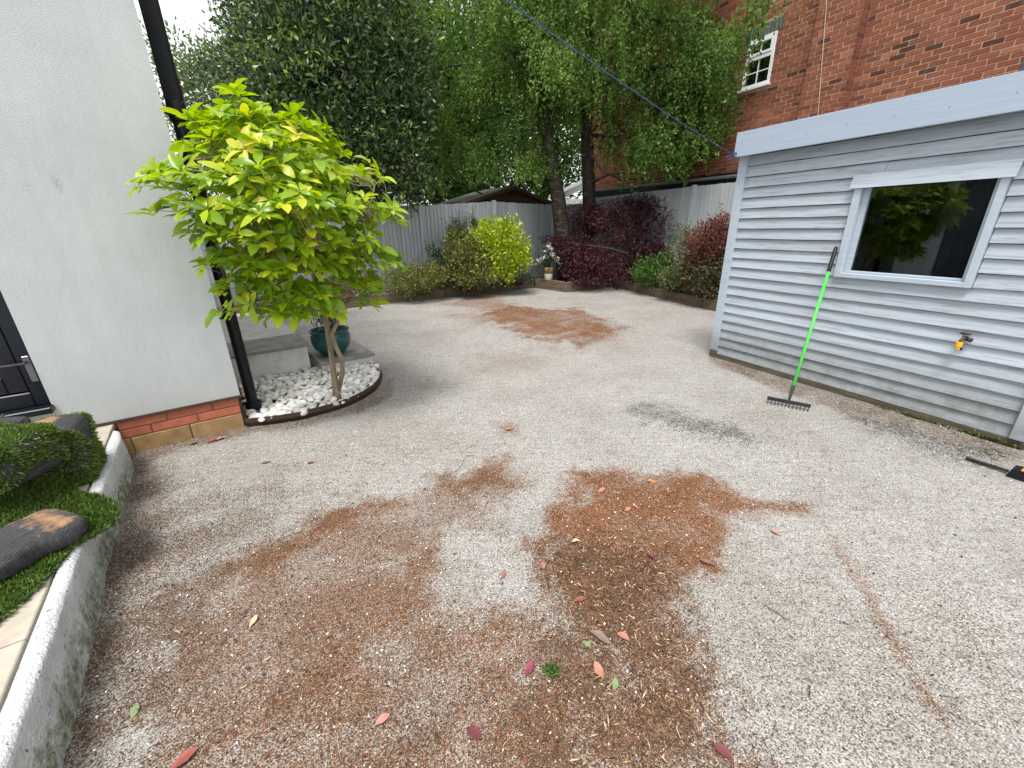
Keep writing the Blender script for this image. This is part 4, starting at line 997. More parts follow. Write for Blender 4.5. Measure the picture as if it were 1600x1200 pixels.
# ================================================================== POWER TOOL AT THE FRAME'S EDGE
t0 = on_z(1574, 740); t1 = on_z(1514, 721); td = (t1 - t0)[:2]; td = td / np.linalg.norm(td); ta = math.atan2(td[1], td[0])
pt = thing('power_tool', 'yellow and black power tool with long black bar lying beside the shed', 'power tool', (t0[0], t0[1], 0), ta)
MB().box(.0, np.linalg.norm((t1 - t0)[:2]) + .02, -.012, .012, .012, .026, .003).build('bar', M['black_plastic'], pt)
bd = MB().add([(-.0, -.05, .0), (-.42, -.06, .0), (-.42, .06, .0), (-.0, .05, .0), (-.015, -.045, .06), (-.42, -.055, .085), (-.42, .055, .085), (-.015, .045, .06)], [(3, 2, 1, 0), (4, 5, 6, 7), (0, 1, 5, 4), (1, 2, 6, 5), (2, 3, 7, 6), (3, 0, 4, 7)])
bd.build('housing', M['black_plastic'], pt)
MB().box(-.41, -.004, -.064, -.052, .006, .018, .003).build('skirt', M['yellow_plastic'], pt)
MB().add([(-.05, -.045, .0645), (-.42, -.055, .0895), (-.42, .055, .0895), (-.05, .045, .0645), (-.07, -.03, .14), (-.42, -.04, .19), (-.42, .04, .19), (-.07, .03, .14)], [(3, 2, 1, 0), (4, 5, 6, 7), (0, 1, 5, 4), (1, 2, 6, 5), (2, 3, 7, 6), (3, 0, 4, 7)]).build('cover', M['yellow_plastic'], pt)
MB().lathe([(.006, 0), (.006, .003), (0, .0031)], 8).build('screw', simple('zinc', [(.3, (.5, .5, .5)), (.7, (.6, .6, .6))], 5, .35, metal=.8, bs=0), pt, (-.045, -.048, .058), (R(75), 0, 0))

# ================================================================== BLUE WASHING LINE
ra = SHED.w(fx0 + .0, fo + .01, (fz0 + fz1) / 2 - .09); rb = on_z(790, 0, 2.62); rdir = rb - ra
pts = [ra + rdir * t + np.array([0, 0, -.10 * 4 * t / 1.9 * (1 - t / 1.9) - 0]) for t in np.linspace(0, 1.9, 30)]
# keep the sagging line on the points seen
sag = np.array([0, 0, -.10 * 4 / 1.9 * (1 - 1 / 1.9)]); pts = [p - sag * t for p, t in zip(pts, np.linspace(0, 1.9, 30))]
ln = thing('washing_line', 'blue rope washing line tied to the shed fascia corner', 'washing line', tuple(ra))
MB().tube([p - ra for p in pts], .0030, 6).build('rope', M['blue_rope'], ln)
kn_ = MB()
for k in range(5):
    a = k * 1.3; kn_.tube([np.array([.018 * math.cos(a + b_), .014 * math.sin(a * 2 + b_), .018 * math.sin(a + b_)]) + np.array([-.01, -.02, 0]) for b_ in np.linspace(0, 4, 9)], .004, 5)
kn_.build('knot', M['blue_rope'], ln)
for e_ in ((-.11, -.05, -.03), (-.07, -.03, -.045)):
    MB().tube([(0, -.01, 0), (e_[0] * .5, e_[1] * .5, e_[2] * .2), e_], .0035, 5).build('loose_end', M['blue_rope'], ln)

# ================================================================== LEAFY THINGS
def ball(n, p=2.4):
    d = norm(rng.normal(size=(n, 3))); return d * (rng.random(n) ** (1 / p))[:, None]
def lobe(px, py, Y, rx, rz, ry=None):
    c = on_y(px, py, Y); k = depth(c) / F
    return c, np.array([rx * k, (ry or rx) * k, rz * k])
def pick(lobes, n, pw=2.0):
    wt = np.array([np.prod(r) ** (pw / 3) for _, r in lobes]); wt /= wt.sum()
    i = rng.choice(len(lobes), n, p=wt)
    return np.array([l[0] for l in lobes])[i], np.array([l[1] for l in lobes])[i]
def clumps(lobes, ncl, per, spread, L, W, up=.3, out=.7, rnd=.8, p=2.4, flat=1.0, pw=2.0, tone=.25, droop=0.0, zmin=None, bright_tip=0.0):
    """Leaves gathered in clumps through the volume of the lobes."""
    C, RR = pick(lobes, ncl, pw); b = ball(ncl, p); cc = C + b * RR
    ct = rng.normal(0, tone * .6, ncl)
    idx = np.repeat(np.arange(ncl), per); n = len(idx)
    off = rng.normal(size=(n, 3)) * spread * np.array([1, 1, flat]); P = cc[idx] + off
    o = norm(b)[idx]
    D = o * out + np.array([0, 0, up - droop]) + norm(off) * .5 + rng.normal(size=(n, 3)) * rnd
    t = np.clip(.45 + ct[idx] + rng.normal(0, tone * .7, n), 0, .9)
    if bright_tip: t = np.where((rng.random(ncl) < bright_tip)[idx] & (rng.random(n) < .7), rng.uniform(.9, 1, n), t)
    if zmin is not None:
        k = P[:, 2] > zmin; P, D, t = P[k], D[k], t[k]; n = len(P)
    return quads_leaves(P, D, L * rng.uniform(.7, 1.2, n), W * rng.uniform(.75, 1.2, n), t), cc
def strands(lobes, ns, L, W, lmin, lmax, per_m, pw=2.0, tone=.25, keep=None):
    """Weeping birch: thin hanging strands set with small leaves."""
    ncl = max(8, ns // 34); C, RR = pick(lobes, ncl, pw); S0 = C + ball(ncl, 2.6) * RR; ci = rng.integers(0, ncl, ns)
    S = S0[ci] + rng.normal(size=(ns, 3)) * (.24, .24, .15); ctone = rng.normal(0, tone * .6, ncl)[ci]
    ln_ = rng.uniform(lmin, lmax, ns); cnt_ = np.maximum(3, (ln_ * per_m)).astype(int)
    idx = np.repeat(np.arange(ns), cnt_); n = len(idx); u = rng.random(n)
    sway = rng.normal(0, .10, (ns, 3)); sway[:, 2] = 0
    P = S[idx] + sway[idx] * u[:, None] + np.stack([0 * u, 0 * u, -u * ln_[idx]], 1) + rng.normal(size=(n, 3)) * .03
    D = rng.normal(size=(n, 3)) * .6 + np.array([0, 0, -.8])
    t = np.clip(.47 + (ctone + rng.normal(0, tone * .4, ns))[idx] + rng.normal(0, tone * .6, n), 0, 1)
    if keep is not None:
        k = keep(P); P, D, t = P[k], D[k], t[k]; n = len(P)
    return quads_leaves(P, D, L * rng.uniform(.7, 1.25, n), W * rng.uniform(.75, 1.25, n), t), S
def limb(mb, a, b_, r0, r1, bend=.12, n=6, sides=7, seed=0):
    rr = np.random.default_rng(seed); a, b_ = np.asarray(a, float), np.asarray(b_, float); L = np.linalg.norm(b_ - a)
    o1, o2 = rr.normal(size=3) * L * bend, rr.normal(size=3) * L * bend * .5
    pts = [a + (b_ - a) * t + o1 * math.sin(math.pi * t) + o2 * math.sin(2 * math.pi * t) for t in np.linspace(0, 1, n)]
    mb.tube(pts, list(np.linspace(r0, r1, n)), sides); return pts
def tree(name, label, cat, base, trunk_pts, trunk_r, limbs, leaf_parts, leaf_m, bark, group=None, crown_name='crown'):
    t = thing(name, label, cat, (base[0], base[1], base[2] if len(base) > 2 else 0), 0, group)
    o = np.array(t.location[:])
    tb = MB()
    if trunk_pts: tb.tube([np.asarray(p, float) - o for p in trunk_pts], trunk_r, 12)
    for k, (a, b_, r0, r1) in enumerate(limbs): limb(tb, np.asarray(a) - o, np.asarray(b_) - o, r0, r1, seed=k)
    tb.build('trunk', bark, t, smooth=True)
    V, Q, T = cat_meshes(leaf_parts)
    link(crown_name, mesh_np(crown_name, V - o, Q, leaf_m, {'tint': T}), t)
    return t

G_LAUREL = leaf_mat('laurel_leaf', [(0, (.016, .034, .014)), (.5, (.055, .098, .036)), (.85, (.115, .18, .06)), (.93, (.18, .28, .045)), (1, (.28, .38, .06))], .33, .18, spec=.45)
G_BIRCH = leaf_mat('birch_leaf', [(0, (.044, .095, .018)), (.5, (.130, .230, .048)), (1, (.29, .41, .10))], .5, .48, spec=.35)
G_BACK = leaf_mat('broad_leaf_green', [(0, (.024, .065, .012)), (.5, (.050, .125, .020)), (1, (.11, .21, .040))], .55, .38, spec=.25)
G_FEATHER = leaf_mat('pale_feathery_leaf', [(0, (.07, .11, .045)), (.5, (.14, .20, .08)), (1, (.24, .31, .13))], .5, .5)
G_MAPLE = leaf_mat('purple_maple_leaf', [(0, (.022, .006, .010)), (.5, (.065, .017, .026)), (1, (.16, .055, .065))], .5, .22, spec=.25)
G_OLIVE = leaf_mat('olive_green_leaf', [(0, (.05, .075, .018)), (.5, (.16, .18, .04)), (1, (.36, .35, .11))], .5, .25)
G_YELLOW = leaf_mat('lime_yellow_leaf', [(0, (.16, .26, .012)), (.5, (.38, .48, .022)), (1, (.58, .62, .06))], .45, .30)
G_DARK = leaf_mat('dark_green_leaf', [(0, (.014, .030, .012)), (.5, (.032, .062, .02)), (1, (.07, .12, .035))], .45, .2)
G_FRESH = leaf_mat('fresh_green_leaf', [(0, (.03, .075, .012)), (.5, (.065, .15, .022)), (1, (.14, .25, .045))], .5, .3)
G_VARIEG = leaf_mat('variegated_leaf', [(0, (.05, .08, .02)), (.5, (.12, .15, .05)), (1, (.30, .31, .15))], .5, .25)
G_RED = leaf_mat('red_tip_leaf', [(0, (.06, .032, .022)), (.45, (.19, .075, .058)), (1, (.38, .17, .13))], .5, .3)
G_RUST = leaf_mat('rusty_green_leaf', [(0, (.03, .04, .014)), (.5, (.085, .085, .032)), (1, (.20, .12, .065))], .5, .2)

# ---- dark evergreen bay tree over the back fence
YL = 10.6
LB = [lobe(*a) for a in ((520, 150, YL + .6, 140, 150), (440, 90, YL + 1.0, 80, 110), (600, 225, YL, 78, 92), (640, 270, YL - .3, 36, 46), (490, 10, YL + .8, 112, 100), (570, 45, YL + .5, 105, 90), (385, 165, YL + 1, 55, 75), (628, 140, YL + .3, 52, 70), (545, 250, YL, 95, 75), (450, 210, YL + .6, 90, 80), (372, 50, YL + 1.4, 24, 60), (530, -120, YL + 1, 130, 90))]
p1, c1 = clumps(LB, 4200, 15, .13, .135, .052, up=.35, out=.7, rnd=.95, p=2.8, bright_tip=.07, tone=.42)
tb_ = on_y(540, 330, YL + 1.3)
tree('bay_tree', 'dense dark evergreen tree behind the bright green tree and the fence', 'tree', (tb_[0], tb_[1], 0), [(tb_[0], tb_[1], 0), (tb_[0] + .05, tb_[1], 1.5), (tb_[0] - .1, tb_[1], 3.2)], [.17, .15, .11],
     [((tb_[0], tb_[1], 1.4 + .25 * k), LB[k][0], .07, .02) for k in range(10)], [p1], G_LAUREL, M['bark_dark'])

# ---- two weeping birches
def px_of(P):
    d = P - EYEP; z = d @ fwd; return CX + F * (d @ rgt) / z, CY - F * (d @ upv) / z
def open_air(P):
    """The strands leave the lower trunks, the window and the wall below them clear."""
    u, v = px_of(P); k = np.ones(len(P), bool)
    bx, by = (P - BRICK.o) @ BRICK.x, (P - BRICK.o) @ BRICK.y
    k &= by < -.15
    k &= ~((np.abs(u - 893) < 15) & (v > 235 + 25 * vnoise(u, v, .08)))
    lim = np.interp(u, [600, 640, 700, 780, 850, 900, 940, 980, 1030, 1075, 1110, 1150, 1172, 1200, 1230], [285, 300, 296, 292, 285, 262, 282, 292, 285, 275, 250, 205, 120, 55, 20])
    k &= v < lim + 16 * (vnoise(u, v * 0, .11) - .5) * 2
    return k
T1 = on_y(884, 430, 11.9); T2 = on_y(921, 350, 12.6)
B1L = [lobe(*a) for a in ((760, 50, 12.8, 125, 85), (715, 190, 12.4, 80, 95), (825, 170, 11.7, 90, 105), (790, -70, 12.3, 160, 90), (660, 120, 13, 50, 110), (840, 245, 11.8, 42, 30), (880, 80, 11.8, 90, 80), (650, 220, 13, 35, 60))]
B2L = [lobe(*a) for a in ((930, 60, 12, 90, 80), (1010, 60, 11.4, 95, 75), (1085, 120, 10.6, 85, 80), (1130, 45, 10.2, 75, 55), (1050, 195, 10.9, 75, 55), (960, 170, 11.8, 60, 80), (1000, -80, 11.6, 180, 90), (1000, 270, 11.2, 45, 40), (1062, 275, 10.9, 28, 40), (1110, 180, 10.5, 45, 40))]
s1, c1 = strands(B1L, 3700, .066, .046, .25, .95, 36, keep=open_air)
s2, c2 = strands(B2L, 3300, .066, .046, .25, .95, 36, keep=open_air)
tr1 = [T1 * (1, 1, 0) + (0, 0, .1), on_y(878, 360, 11.9), on_y(872, 310, 11.9), on_y(864, 270, 11.95), on_y(858, 230, 12.0), on_y(850, 170, 12.1), on_y(840, 60, 12.2), on_y(835, -60, 12.3)]
tr1[0][0] = on_y(886, 425, 11.9)[0]
tree('birch_tree', 'birch with dark leaning trunk rising from the square sleeper box', 'tree', (T1[0], T1[1], .0), tr1, [.27, .21, .19, .165, .14, .12, .09, .06],
     [(tr1[4], B1L[2][0], .07, .015), (tr1[5], B1L[1][0], .06, .012), (tr1[5], B1L[0][0], .06, .012), (tr1[6], B1L[3][0], .05, .012), (tr1[4], B1L[5][0], .04, .01), (tr1[5], B1L[6][0], .05, .01), (tr1[4], B1L[7][0], .05, .01), (tr1[6], B1L[4][0], .05, .01)], [s1], G_BIRCH, M['birch_bark'], 'weeping birches in the back corner')
tr2 = [T2 * (1, 1, 0) + (0, 0, .1), on_y(921, 340, 12.6), on_y(920, 290, 12.6), on_y(917, 220, 12.6), on_y(916, 140, 12.6), on_y(920, 40, 12.6), on_y(925, -60, 12.6)]
tree('birch_tree', 'birch with straight pale flecked trunk behind the purple maple', 'tree', (T2[0], T2[1], .0), tr2, [.20, .185, .18, .16, .14, .11, .07],
     [(tr2[2], B2L[7][0], .04, .01), (tr2[3], B2L[5][0], .05, .012), (tr2[3], B2L[4][0], .06, .012), (tr2[4], B2L[2][0], .06, .012), (tr2[4], B2L[1][0], .06, .012), (tr2[5], B2L[3][0], .05, .01), (tr2[4], B2L[9][0], .05, .01), (tr2[5], B2L[6][0], .05, .01), (tr2[3], B2L[8][0], .04, .01)], [s2], G_BIRCH, M['birch_bark'], 'weeping birches in the back corner')

# ---- trees beyond the fence
def far_tree(label, lobes, ncl, per, spread, L, W, m, base, group='trees beyond the back fence', name='broadleaf_tree', r=.2, **kw):
    p_, c_ = clumps(lobes, ncl, per, spread, L, W, **kw)
    b0 = np.array([base[0], base[1], 0.0]); top = np.array([base[0], base[1], 3.0])
    tree(name, label, 'tree', b0, [b0, top], [r, r * .75], [(top - (0, 0, .3), l[0], r * .5, .02) for l in lobes], [p_], m, M['bark_dark'], group)
FT = [lobe(*a) for a in ((272, 98, 19, 36, 48), (338, 98, 20, 28, 32), (305, 150, 19, 48, 60), (350, 130, 20, 40, 60), (310, 215, 19, 46, 45))]
far_tree('pale feathery tree against the sky beside the black drainpipe', FT, 560, 12, .20, .16, .08, G_FEATHER, on_y(300, 250, 19.5), p=2.6, tone=.3)
FT = [lobe(*a) for a in ((640, 20, 17, 62, 85), (690, 150, 17.5, 75, 110), (660, 250, 17, 55, 70), (720, 230, 17.5, 65, 70), (640, 130, 17.5, 40, 60))]
far_tree('bright green leafy tree behind the evergreen and the left birch', FT, 2400, 14, .24, .15, .095, G_BACK, on_y(680, 300, 17.5), p=2.6)
FT = [lobe(*a) for a in ((840, 160, 20, 90, 110), (780, 220, 20, 75, 70), (880, 240, 20, 60, 55), (860, 40, 21, 110, 100), (930, 120, 21, 60, 120), (760, 90, 21, 80, 110), (740, 300, 19.5, 60, 26), (820, 302, 20, 55, 24), (880, 285, 20.5, 40, 30), (690, 300, 19, 45, 26))]
far_tree('tall leafy tree far behind the two birch trunks', FT, 2400, 14, .28, .17, .11, G_BACK, on_y(850, 280, 20.5), p=2.2)
FT = [lobe(*a) for a in ((480, 90, 24, 95, 110), (520, 200, 24, 150, 120), (620, 60, 25, 110, 150), (430, 270, 24, 110, 55), (300, 290, 24, 60, 36))]
far_tree('distant green tree glimpsed through gaps in the evergreen', FT, 2200, 14, .32, .20, .12, G_BACK, on_y(480, 280, 24.5), p=2.2)

# ---- purple Japanese maple
ML = [lobe(*a) for a in ((908, 394, 11.4, 42, 28), (892, 420, 11.35, 20, 15), (935, 412, 11.0, 46, 26), (985, 378, 11.4, 48, 26), (1030, 342, 11.6, 46, 22), (1058, 316, 11.7, 30, 14), (1078, 304, 11.6, 14, 8), (1035, 326, 11.8, 34, 14), (960, 338, 12.0, 55, 24), (912, 345, 12.2, 42, 26), (1010, 400, 11.2, 34, 20), (985, 428, 10.8, 28, 12), (1040, 380, 11.3, 28, 20), (866, 376, 11.7, 18, 7), (925, 432, 10.85, 34, 12), (1000, 318, 12.0, 40, 14), (912, 440, 10.9, 22, 7))]
mbase = on_y(985, 435, 11.4)
pa, cc_ = clumps(ML, 1450, 8, .075, .095, .026, up=-.05, out=.6, rnd=.6, flat=.35, p=2.0, droop=.25, tone=.28, pw=1.5)
pb, _ = clumps(ML, 1450, 7, .075, .080, .024, up=-.05, out=.6, rnd=.8, flat=.35, p=2.4, droop=.2, tone=.28, pw=1.5)
m0 = np.array([mbase[0], mbase[1], .15]); m1 = m0 + (.02, 0, .45)
tree('maple_tree', 'dark purple spreading Japanese maple in the back corner', 'tree', m0, [m0, m1], [.07, .055], [(m1 - (0, 0, .1 + .02 * k), l[0], .032, .008) for k, l in enumerate(ML)], [pa, pb], G_MAPLE, M['bark_dark'])

# ---- shrubs in the beds
def shrub(name, label, lobes, ncl, per, spread, L, W, m, **kw):
    c = np.mean([l[0] for l in lobes], 0); lo = min(l[0][2] - l[1][2] for l in lobes)
    b0 = np.array([c[0], c[1], .15])
    p_, cc = clumps(lobes, ncl, per, spread, L, W, zmin=.14, **kw)
    t = thing(name, label, 'shrub', tuple(b0)); tb = MB()
    for k in range(9):
        limb(tb, (random.uniform(-.05, .05), random.uniform(-.05, .05), 0), cc[k * 7 % len(cc)] - b0, .016, .004, seed=k, sides=5)
    # stray shoots break the outline
    sp_, sd_ = [], []
    for k in range(26):
        c_, r_ = lobes[k % len(lobes)]; o_ = norm(rng.normal(size=3) + np.array([0, -.2, .8])); a_ = c_ + o_ * r_ * .8; ln__ = random.uniform(.12, .34); dr_ = norm(o_ + np.array([0, 0, .9]) + rng.normal(size=3) * .25)
        limb(tb, a_ - b0, a_ + dr_ * ln__ - b0, .004, .0015, .05, n=4, seed=k, sides=4)
        for q_ in np.linspace(.1, 1, 9): sp_.append(a_ + dr_ * ln__ * q_); sd_.append(dr_ * .6 + rng.normal(size=3) * .7)
    p_ = cat_meshes([p_, quads_leaves(np.array(sp_), np.array(sd_), L * rng.uniform(.7, 1.15, len(sp_)), W, np.clip(rng.normal(.65, .2, len(sp_)), 0, 1))])
    tb.build('stem', M['bark_dark'], t)
    V, Q, T = p_; link('foliage', mesh_np('foliage', V - b0, Q, m, {'tint': T}), t); return t
shrub('low_shrub', 'low mid green shrub spilling over the sleepers beside the bright tree', [lobe(*a) for a in ((655, 436, 9.75, 42, 22), (630, 440, 9.5, 30, 18), (680, 430, 9.9, 22, 16))], 380, 12, .05, .07, .026, G_OLIVE, up=.6, p=2.8)
shrub('dark_leaf_shrub', 'thin dark leaved plant between the low shrub and the olive bush', [lobe(*a) for a in ((690, 412, 10.25, 16, 20), (700, 432, 10.2, 16, 14), (677, 398, 10.3, 7, 10))], 130, 9, .06, .07, .03, G_DARK, up=.4)
shrub('olive_shrub', 'rounded olive green bush beside the lime yellow shrub', [lobe(*a) for a in ((728, 408, 10.25, 32, 36), (716, 384, 10.4, 20, 24), (738, 432, 10.1, 32, 16))], 700, 13, .055, .068, .034, G_OLIVE, up=.4, p=3.0)
shrub('rosemary_shrub', 'upright blue green sprigs rising above the olive bush', [lobe(*a) for a in ((713, 355, 10.5, 7, 16), (726, 358, 10.5, 6, 14), (740, 352, 10.55, 6, 10), (705, 365, 10.5, 6, 12))], 160, 12, .035, .05, .012, G_DARK, up=1.2, rnd=.5)
shrub('lime_shrub', 'bright lime yellow shrub against the back fence', [lobe(*a) for a in ((792, 390, 10.5, 30, 32), (770, 362, 10.6, 26, 18), (808, 392, 10.4, 20, 20), (785, 425, 10.35, 22, 16), (795, 356, 10.6, 18, 12), (752, 372, 10.4, 16, 16), (768, 395, 10.3, 20, 24), (812, 410, 10.3, 16, 16))], 420, 12, .06, .095, .045, G_YELLOW, up=.5, p=3.0)
shrub('ground_plant', 'low dark green plant at the sleeper edge left of the white flowers', [lobe(*a) for a in ((822, 437, 11.4, 16, 8), (806, 440, 11.2, 10, 7))], 70, 9, .05, .05, .02, G_DARK, up=.6)
shrub('green_shrub', 'fresh green leafy shrub in the side bed beside the purple maple', [lobe(*a) for a in ((1022, 428, 9.9, 26, 20), (1005, 430, 10.1, 12, 14), (1040, 415, 9.8, 14, 14))], 260, 11, .06, .08, .026, G_FRESH, up=.7, p=2.8)
shrub('golden_shrub', 'thin yellow green shrub against the side fence above the fresh green one', [lobe(*a) for a in ((1066, 372, 9.9, 16, 16), (1078, 385, 9.6, 14, 20), (1048, 402, 9.7, 12, 12))], 170, 10, .06, .06, .022, G_VARIEG, up=.5)
shrub('variegated_shrub', 'low pale variegated shrub at the front of the side bed', [lobe(*a) for a in ((1058, 436, 9.1, 26, 16), (1080, 420, 9.0, 18, 18))], 260, 11, .05, .070, .032, G_VARIEG, up=.5, p=2.8)
shrub('red_tip_shrub', 'bushy shrub with dusky red young leaves beside the shed corner', [lobe(*a) for a in ((1108, 378, 8.6, 32, 26), (1125, 365, 8.5, 22, 24), (1095, 400, 8.6, 24, 20), (1132, 400, 8.4, 24, 30))], 520, 12, .05, .070, .030, G_RED, up=.8, p=2.8)
shrub('rust_shrub', 'dark rusty green lower shrub tucked against the shed corner', [lobe(*a) for a in ((1102, 435, 8.4, 32, 26), (1122, 452, 8.2, 26, 22), (1085, 418, 8.6, 22, 16), (1128, 425, 8.3, 24, 26))], 520, 12, .055, .070, .030, G_RUST, up=.3, p=2.8)

# ---- white flowers in a small pot on the corner box
vp = on_z(857, 437, .25)
vz = thing('flower_pot', 'small cream and gold pot of white flowers on the square sleeper box', 'flower pot', (vp[0], vp[1], .25))
MB().lathe([(.09, 0), (.105, .02), (.11, .14), (.11, .16)], 20).build('base', simple('cream_glaze', [(.3, (.62, .56, .46)), (.7, (.7, .64, .55))], 5, .4, bs=0), vz, smooth=True)
MB().lathe([(.111, .161), (.112, .30), (.105, .31), (.0, .312)], 20).build('band', simple('gold_glaze', [(.3, (.30, .20, .08)), (.7, (.40, .29, .13))], 5, .4, bs=0), vz, smooth=True)
P = rng.normal(size=(120, 3)) * (.13, .13, .12) + (0, 0, .55); V, Q, T = quads_leaves(P, rng.normal(size=(120, 3)) + (0, 0, .4), .14, .04)
link('foliage', mesh_np('foliage', V, Q, G_DARK, {'tint': T}), vz)
fc = np.array([(.0, -.05, .88), (.06, 0, .80), (-.05, .0, .74), (.16, -.05, .58), (-.20, -.06, .52), (.24, -.03, .50), (-.1, -.1, .60), (.08, -.1, .66), (-.24, 0, .48)])
P = np.repeat(fc, 9, 0) + rng.normal(size=(81, 3)) * .02; V, Q, T = quads_leaves(P, rng.normal(size=(81, 3)) + (0, -.3, .2), .085, .055)
link('blossom', mesh_np('blossom', V, Q, leaf_mat('white_petal', [(0, (.6, .6, .58)), (1, (.8, .8, .78))], .6, .25), {'tint': T}), vz)
stm = MB(); 
for k in range(9): stm.tube([(0, 0, .29), fc[k] * (.5, .5, .8), fc[k]], .006, 5)
stm.build('stem', G_DARK, vz)

# ---- teal pot on the lower step, red flowers
tp_ = on_z(521, 552, .168)
pot = thing('plant_pot', 'round dimpled teal glazed pot on the lower grey step', 'pot', (tp_[0], tp_[1], .168))
PR = [(.10, 0), (.125, .006), (.17, .05), (.205, .11), (.222, .17), (.222, .22), (.210, .265), (.208, .275), (.224, .285), (.226, .305), (.212, .308), (.200, .30), (.195, .26), (.0, .25)]
MB().lathe(PR, 40).build('bowl', M['teal_glaze'], pot, smooth=True)
st = MB()
for r_ in range(7):
    z = .085 + r_ * .026; rad = np.interp(z, [p[1] for p in PR[:7]], [p[0] for p in PR[:7]])
    for k in range(40):
        a = 2 * math.pi * (k + .5 * (r_ % 2)) / 40
        if math.cos(a - math.atan2(-pot.location[1], -pot.location[0])) < -.1: continue
        st.add([((rad + e) * math.cos(a + da), (rad + e) * math.sin(a + da), z + dz) for e, da, dz in ((-.002, -.04, 0), (-.002, .04, 0), (-.002, 0, .009), (-.002, 0, -.009), (.006, 0, 0))], [(0, 3, 4), (3, 1, 4), (1, 2, 4), (2, 0, 4)])
tag(st.build('studs', M['teal_glaze'], pot), kind='stuff')
MB().lathe([(.195, .262), (.0, .266)], 24, cap=False).build('compost', M['soil'], pot)
fp = thing('red_flower_plant', 'red flowering plant growing in the teal pot', 'plant', (tp_[0], tp_[1], .43))
sb = MB(); tips = []
for k in range(26):
    a = random.uniform(0, 6.28); r_ = random.uniform(.05, .30); t = (r_ * math.cos(a) - .04, r_ * math.sin(a), random.uniform(.25, .62) - r_ * .3); tips.append(t)
    limb(sb, (.06 * math.cos(a), .06 * math.sin(a), -.0), t, .005, .002, sides=5, seed=k)
sb.build('stem', G_DARK, fp)
P = np.repeat(np.array(tips), 10, 0) * rng.uniform(.35, 1.0, (260, 1)) + rng.normal(size=(260, 3)) * .025; V, Q, T = quads_leaves(P, rng.normal(size=(260, 3)) + (0, 0, .3), .055, .025)
link('foliage', mesh_np('foliage', V, Q, G_FRESH, {'tint': T}), fp)
P = np.repeat(np.array(tips[:17]), 12, 0) + rng.normal(size=(204, 3)) * .016; V, Q, T = quads_leaves(P, rng.normal(size=(204, 3)), .030, .020)
link('blossom', mesh_np('blossom', V, Q, leaf_mat('red_petal', [(0, (.42, .015, .012)), (1, (.62, .05, .03))], .6, .25), {'tint': T}), fp)

# ================================================================== BRIGHT GREEN MAGNOLIA
mg0 = on_z(527, 627, .04)
mag = thing('magnolia_tree', 'bright yellow green large leaved small tree in the white pebble bed', 'tree', (mg0[0], mg0[1], .03))
MO = np.array(mag.location[:])
crown_px = [(200, 276), (225, 250), (262, 248), (290, 222), (282, 190), (310, 158), (345, 155), (375, 136), (400, 150), (440, 152), (470, 180), (500, 190), (528, 212), (545, 245), (575, 262), (598, 246), (620, 262), (610, 290), (640, 325), (628, 352), (600, 372), (640, 402), (640, 420), (618, 440), (606, 470), (608, 500), (580, 512), (556, 490), (530, 522), (480, 515), (440, 522), (402, 500), (372, 490), (345, 515), (330, 500), (336, 462), (312, 420), (304, 392), (275, 366), (262, 330), (230, 300)]
cp = np.array(crown_px, float)
tips = []
cxm, cym = 440, 330
pads = [(398, 156, 3.5, 42, 12), (335, 176, 3.3, 42, 13), (468, 196, 3.6, 46, 13), (312, 214, 3.2, 34, 12), (415, 214, 3.1, 52, 14), (505, 216, 3.9, 30, 10), (370, 190, 3.9, 50, 14),
        (246, 268, 2.85, 44, 12), (318, 272, 2.95, 44, 14), (400, 262, 3.0, 56, 15), (480, 258, 3.3, 48, 14), (545, 262, 3.7, 34, 11), (598, 262, 3.6, 24, 12), (430, 250, 4.0, 70, 16),
        (268, 318, 2.85, 36, 12), (352, 320, 2.9, 52, 14), (445, 312, 2.95, 56, 15), (530, 316, 3.3, 44, 13), (600, 330, 3.55, 34, 11), (480, 320, 4.1, 70, 18), (315, 352, 2.95, 30, 12),
        (380, 368, 2.95, 52, 13), (468, 364, 3.1, 52, 14), (556, 372, 3.4, 38, 12), (335, 402, 3.0, 30, 12), (420, 412, 3.1, 54, 14), (510, 408, 3.3, 46, 13), (592, 404, 3.5, 40, 12), (480, 400, 4.0, 70, 18),
        (352, 452, 3.1, 28, 11), (418, 462, 3.2, 42, 12), (492, 462, 3.3, 42, 11), (572, 446, 3.5, 34, 11), (590, 480, 3.5, 18, 9), (440, 494, 3.2, 32, 7), (342, 492, 3.05, 13, 7), (402, 484, 3.1, 20, 8), (512, 492, 3.3, 24, 6), (350, 130, 3.5, 6, 4)]
for (px, py, y, rx, rz) in pads:
    px, py = 440 + (px - 440) * .93, 330 + (py - 330) * .93
    k_ = y / F; want = max(3, int(rx * rx * k_ * k_ * 270)); got = 0
    for t_ in range(want * 14):
        a = random.uniform(0, 6.283); q_ = math.sqrt(random.random())
        c = on_y(px, py, y); p = c + np.array([rx * k_ * q_ * math.cos(a), rx * k_ * .85 * q_ * math.sin(a), rz * k_ * random.uniform(-1, 1) - .10 * rx * k_ * q_ * q_])
        hx_, hy_, hz_ = HOUSE.loc(p)
        if hx_ < .12 and hy_ > -.10: continue
        if any(np.sum((p - q) ** 2) < .098 ** 2 for q in tips): continue
        tips.append(p); got += 1
        if got >= want: break
tips = np.array(tips); print('magnolia tips', len(tips))
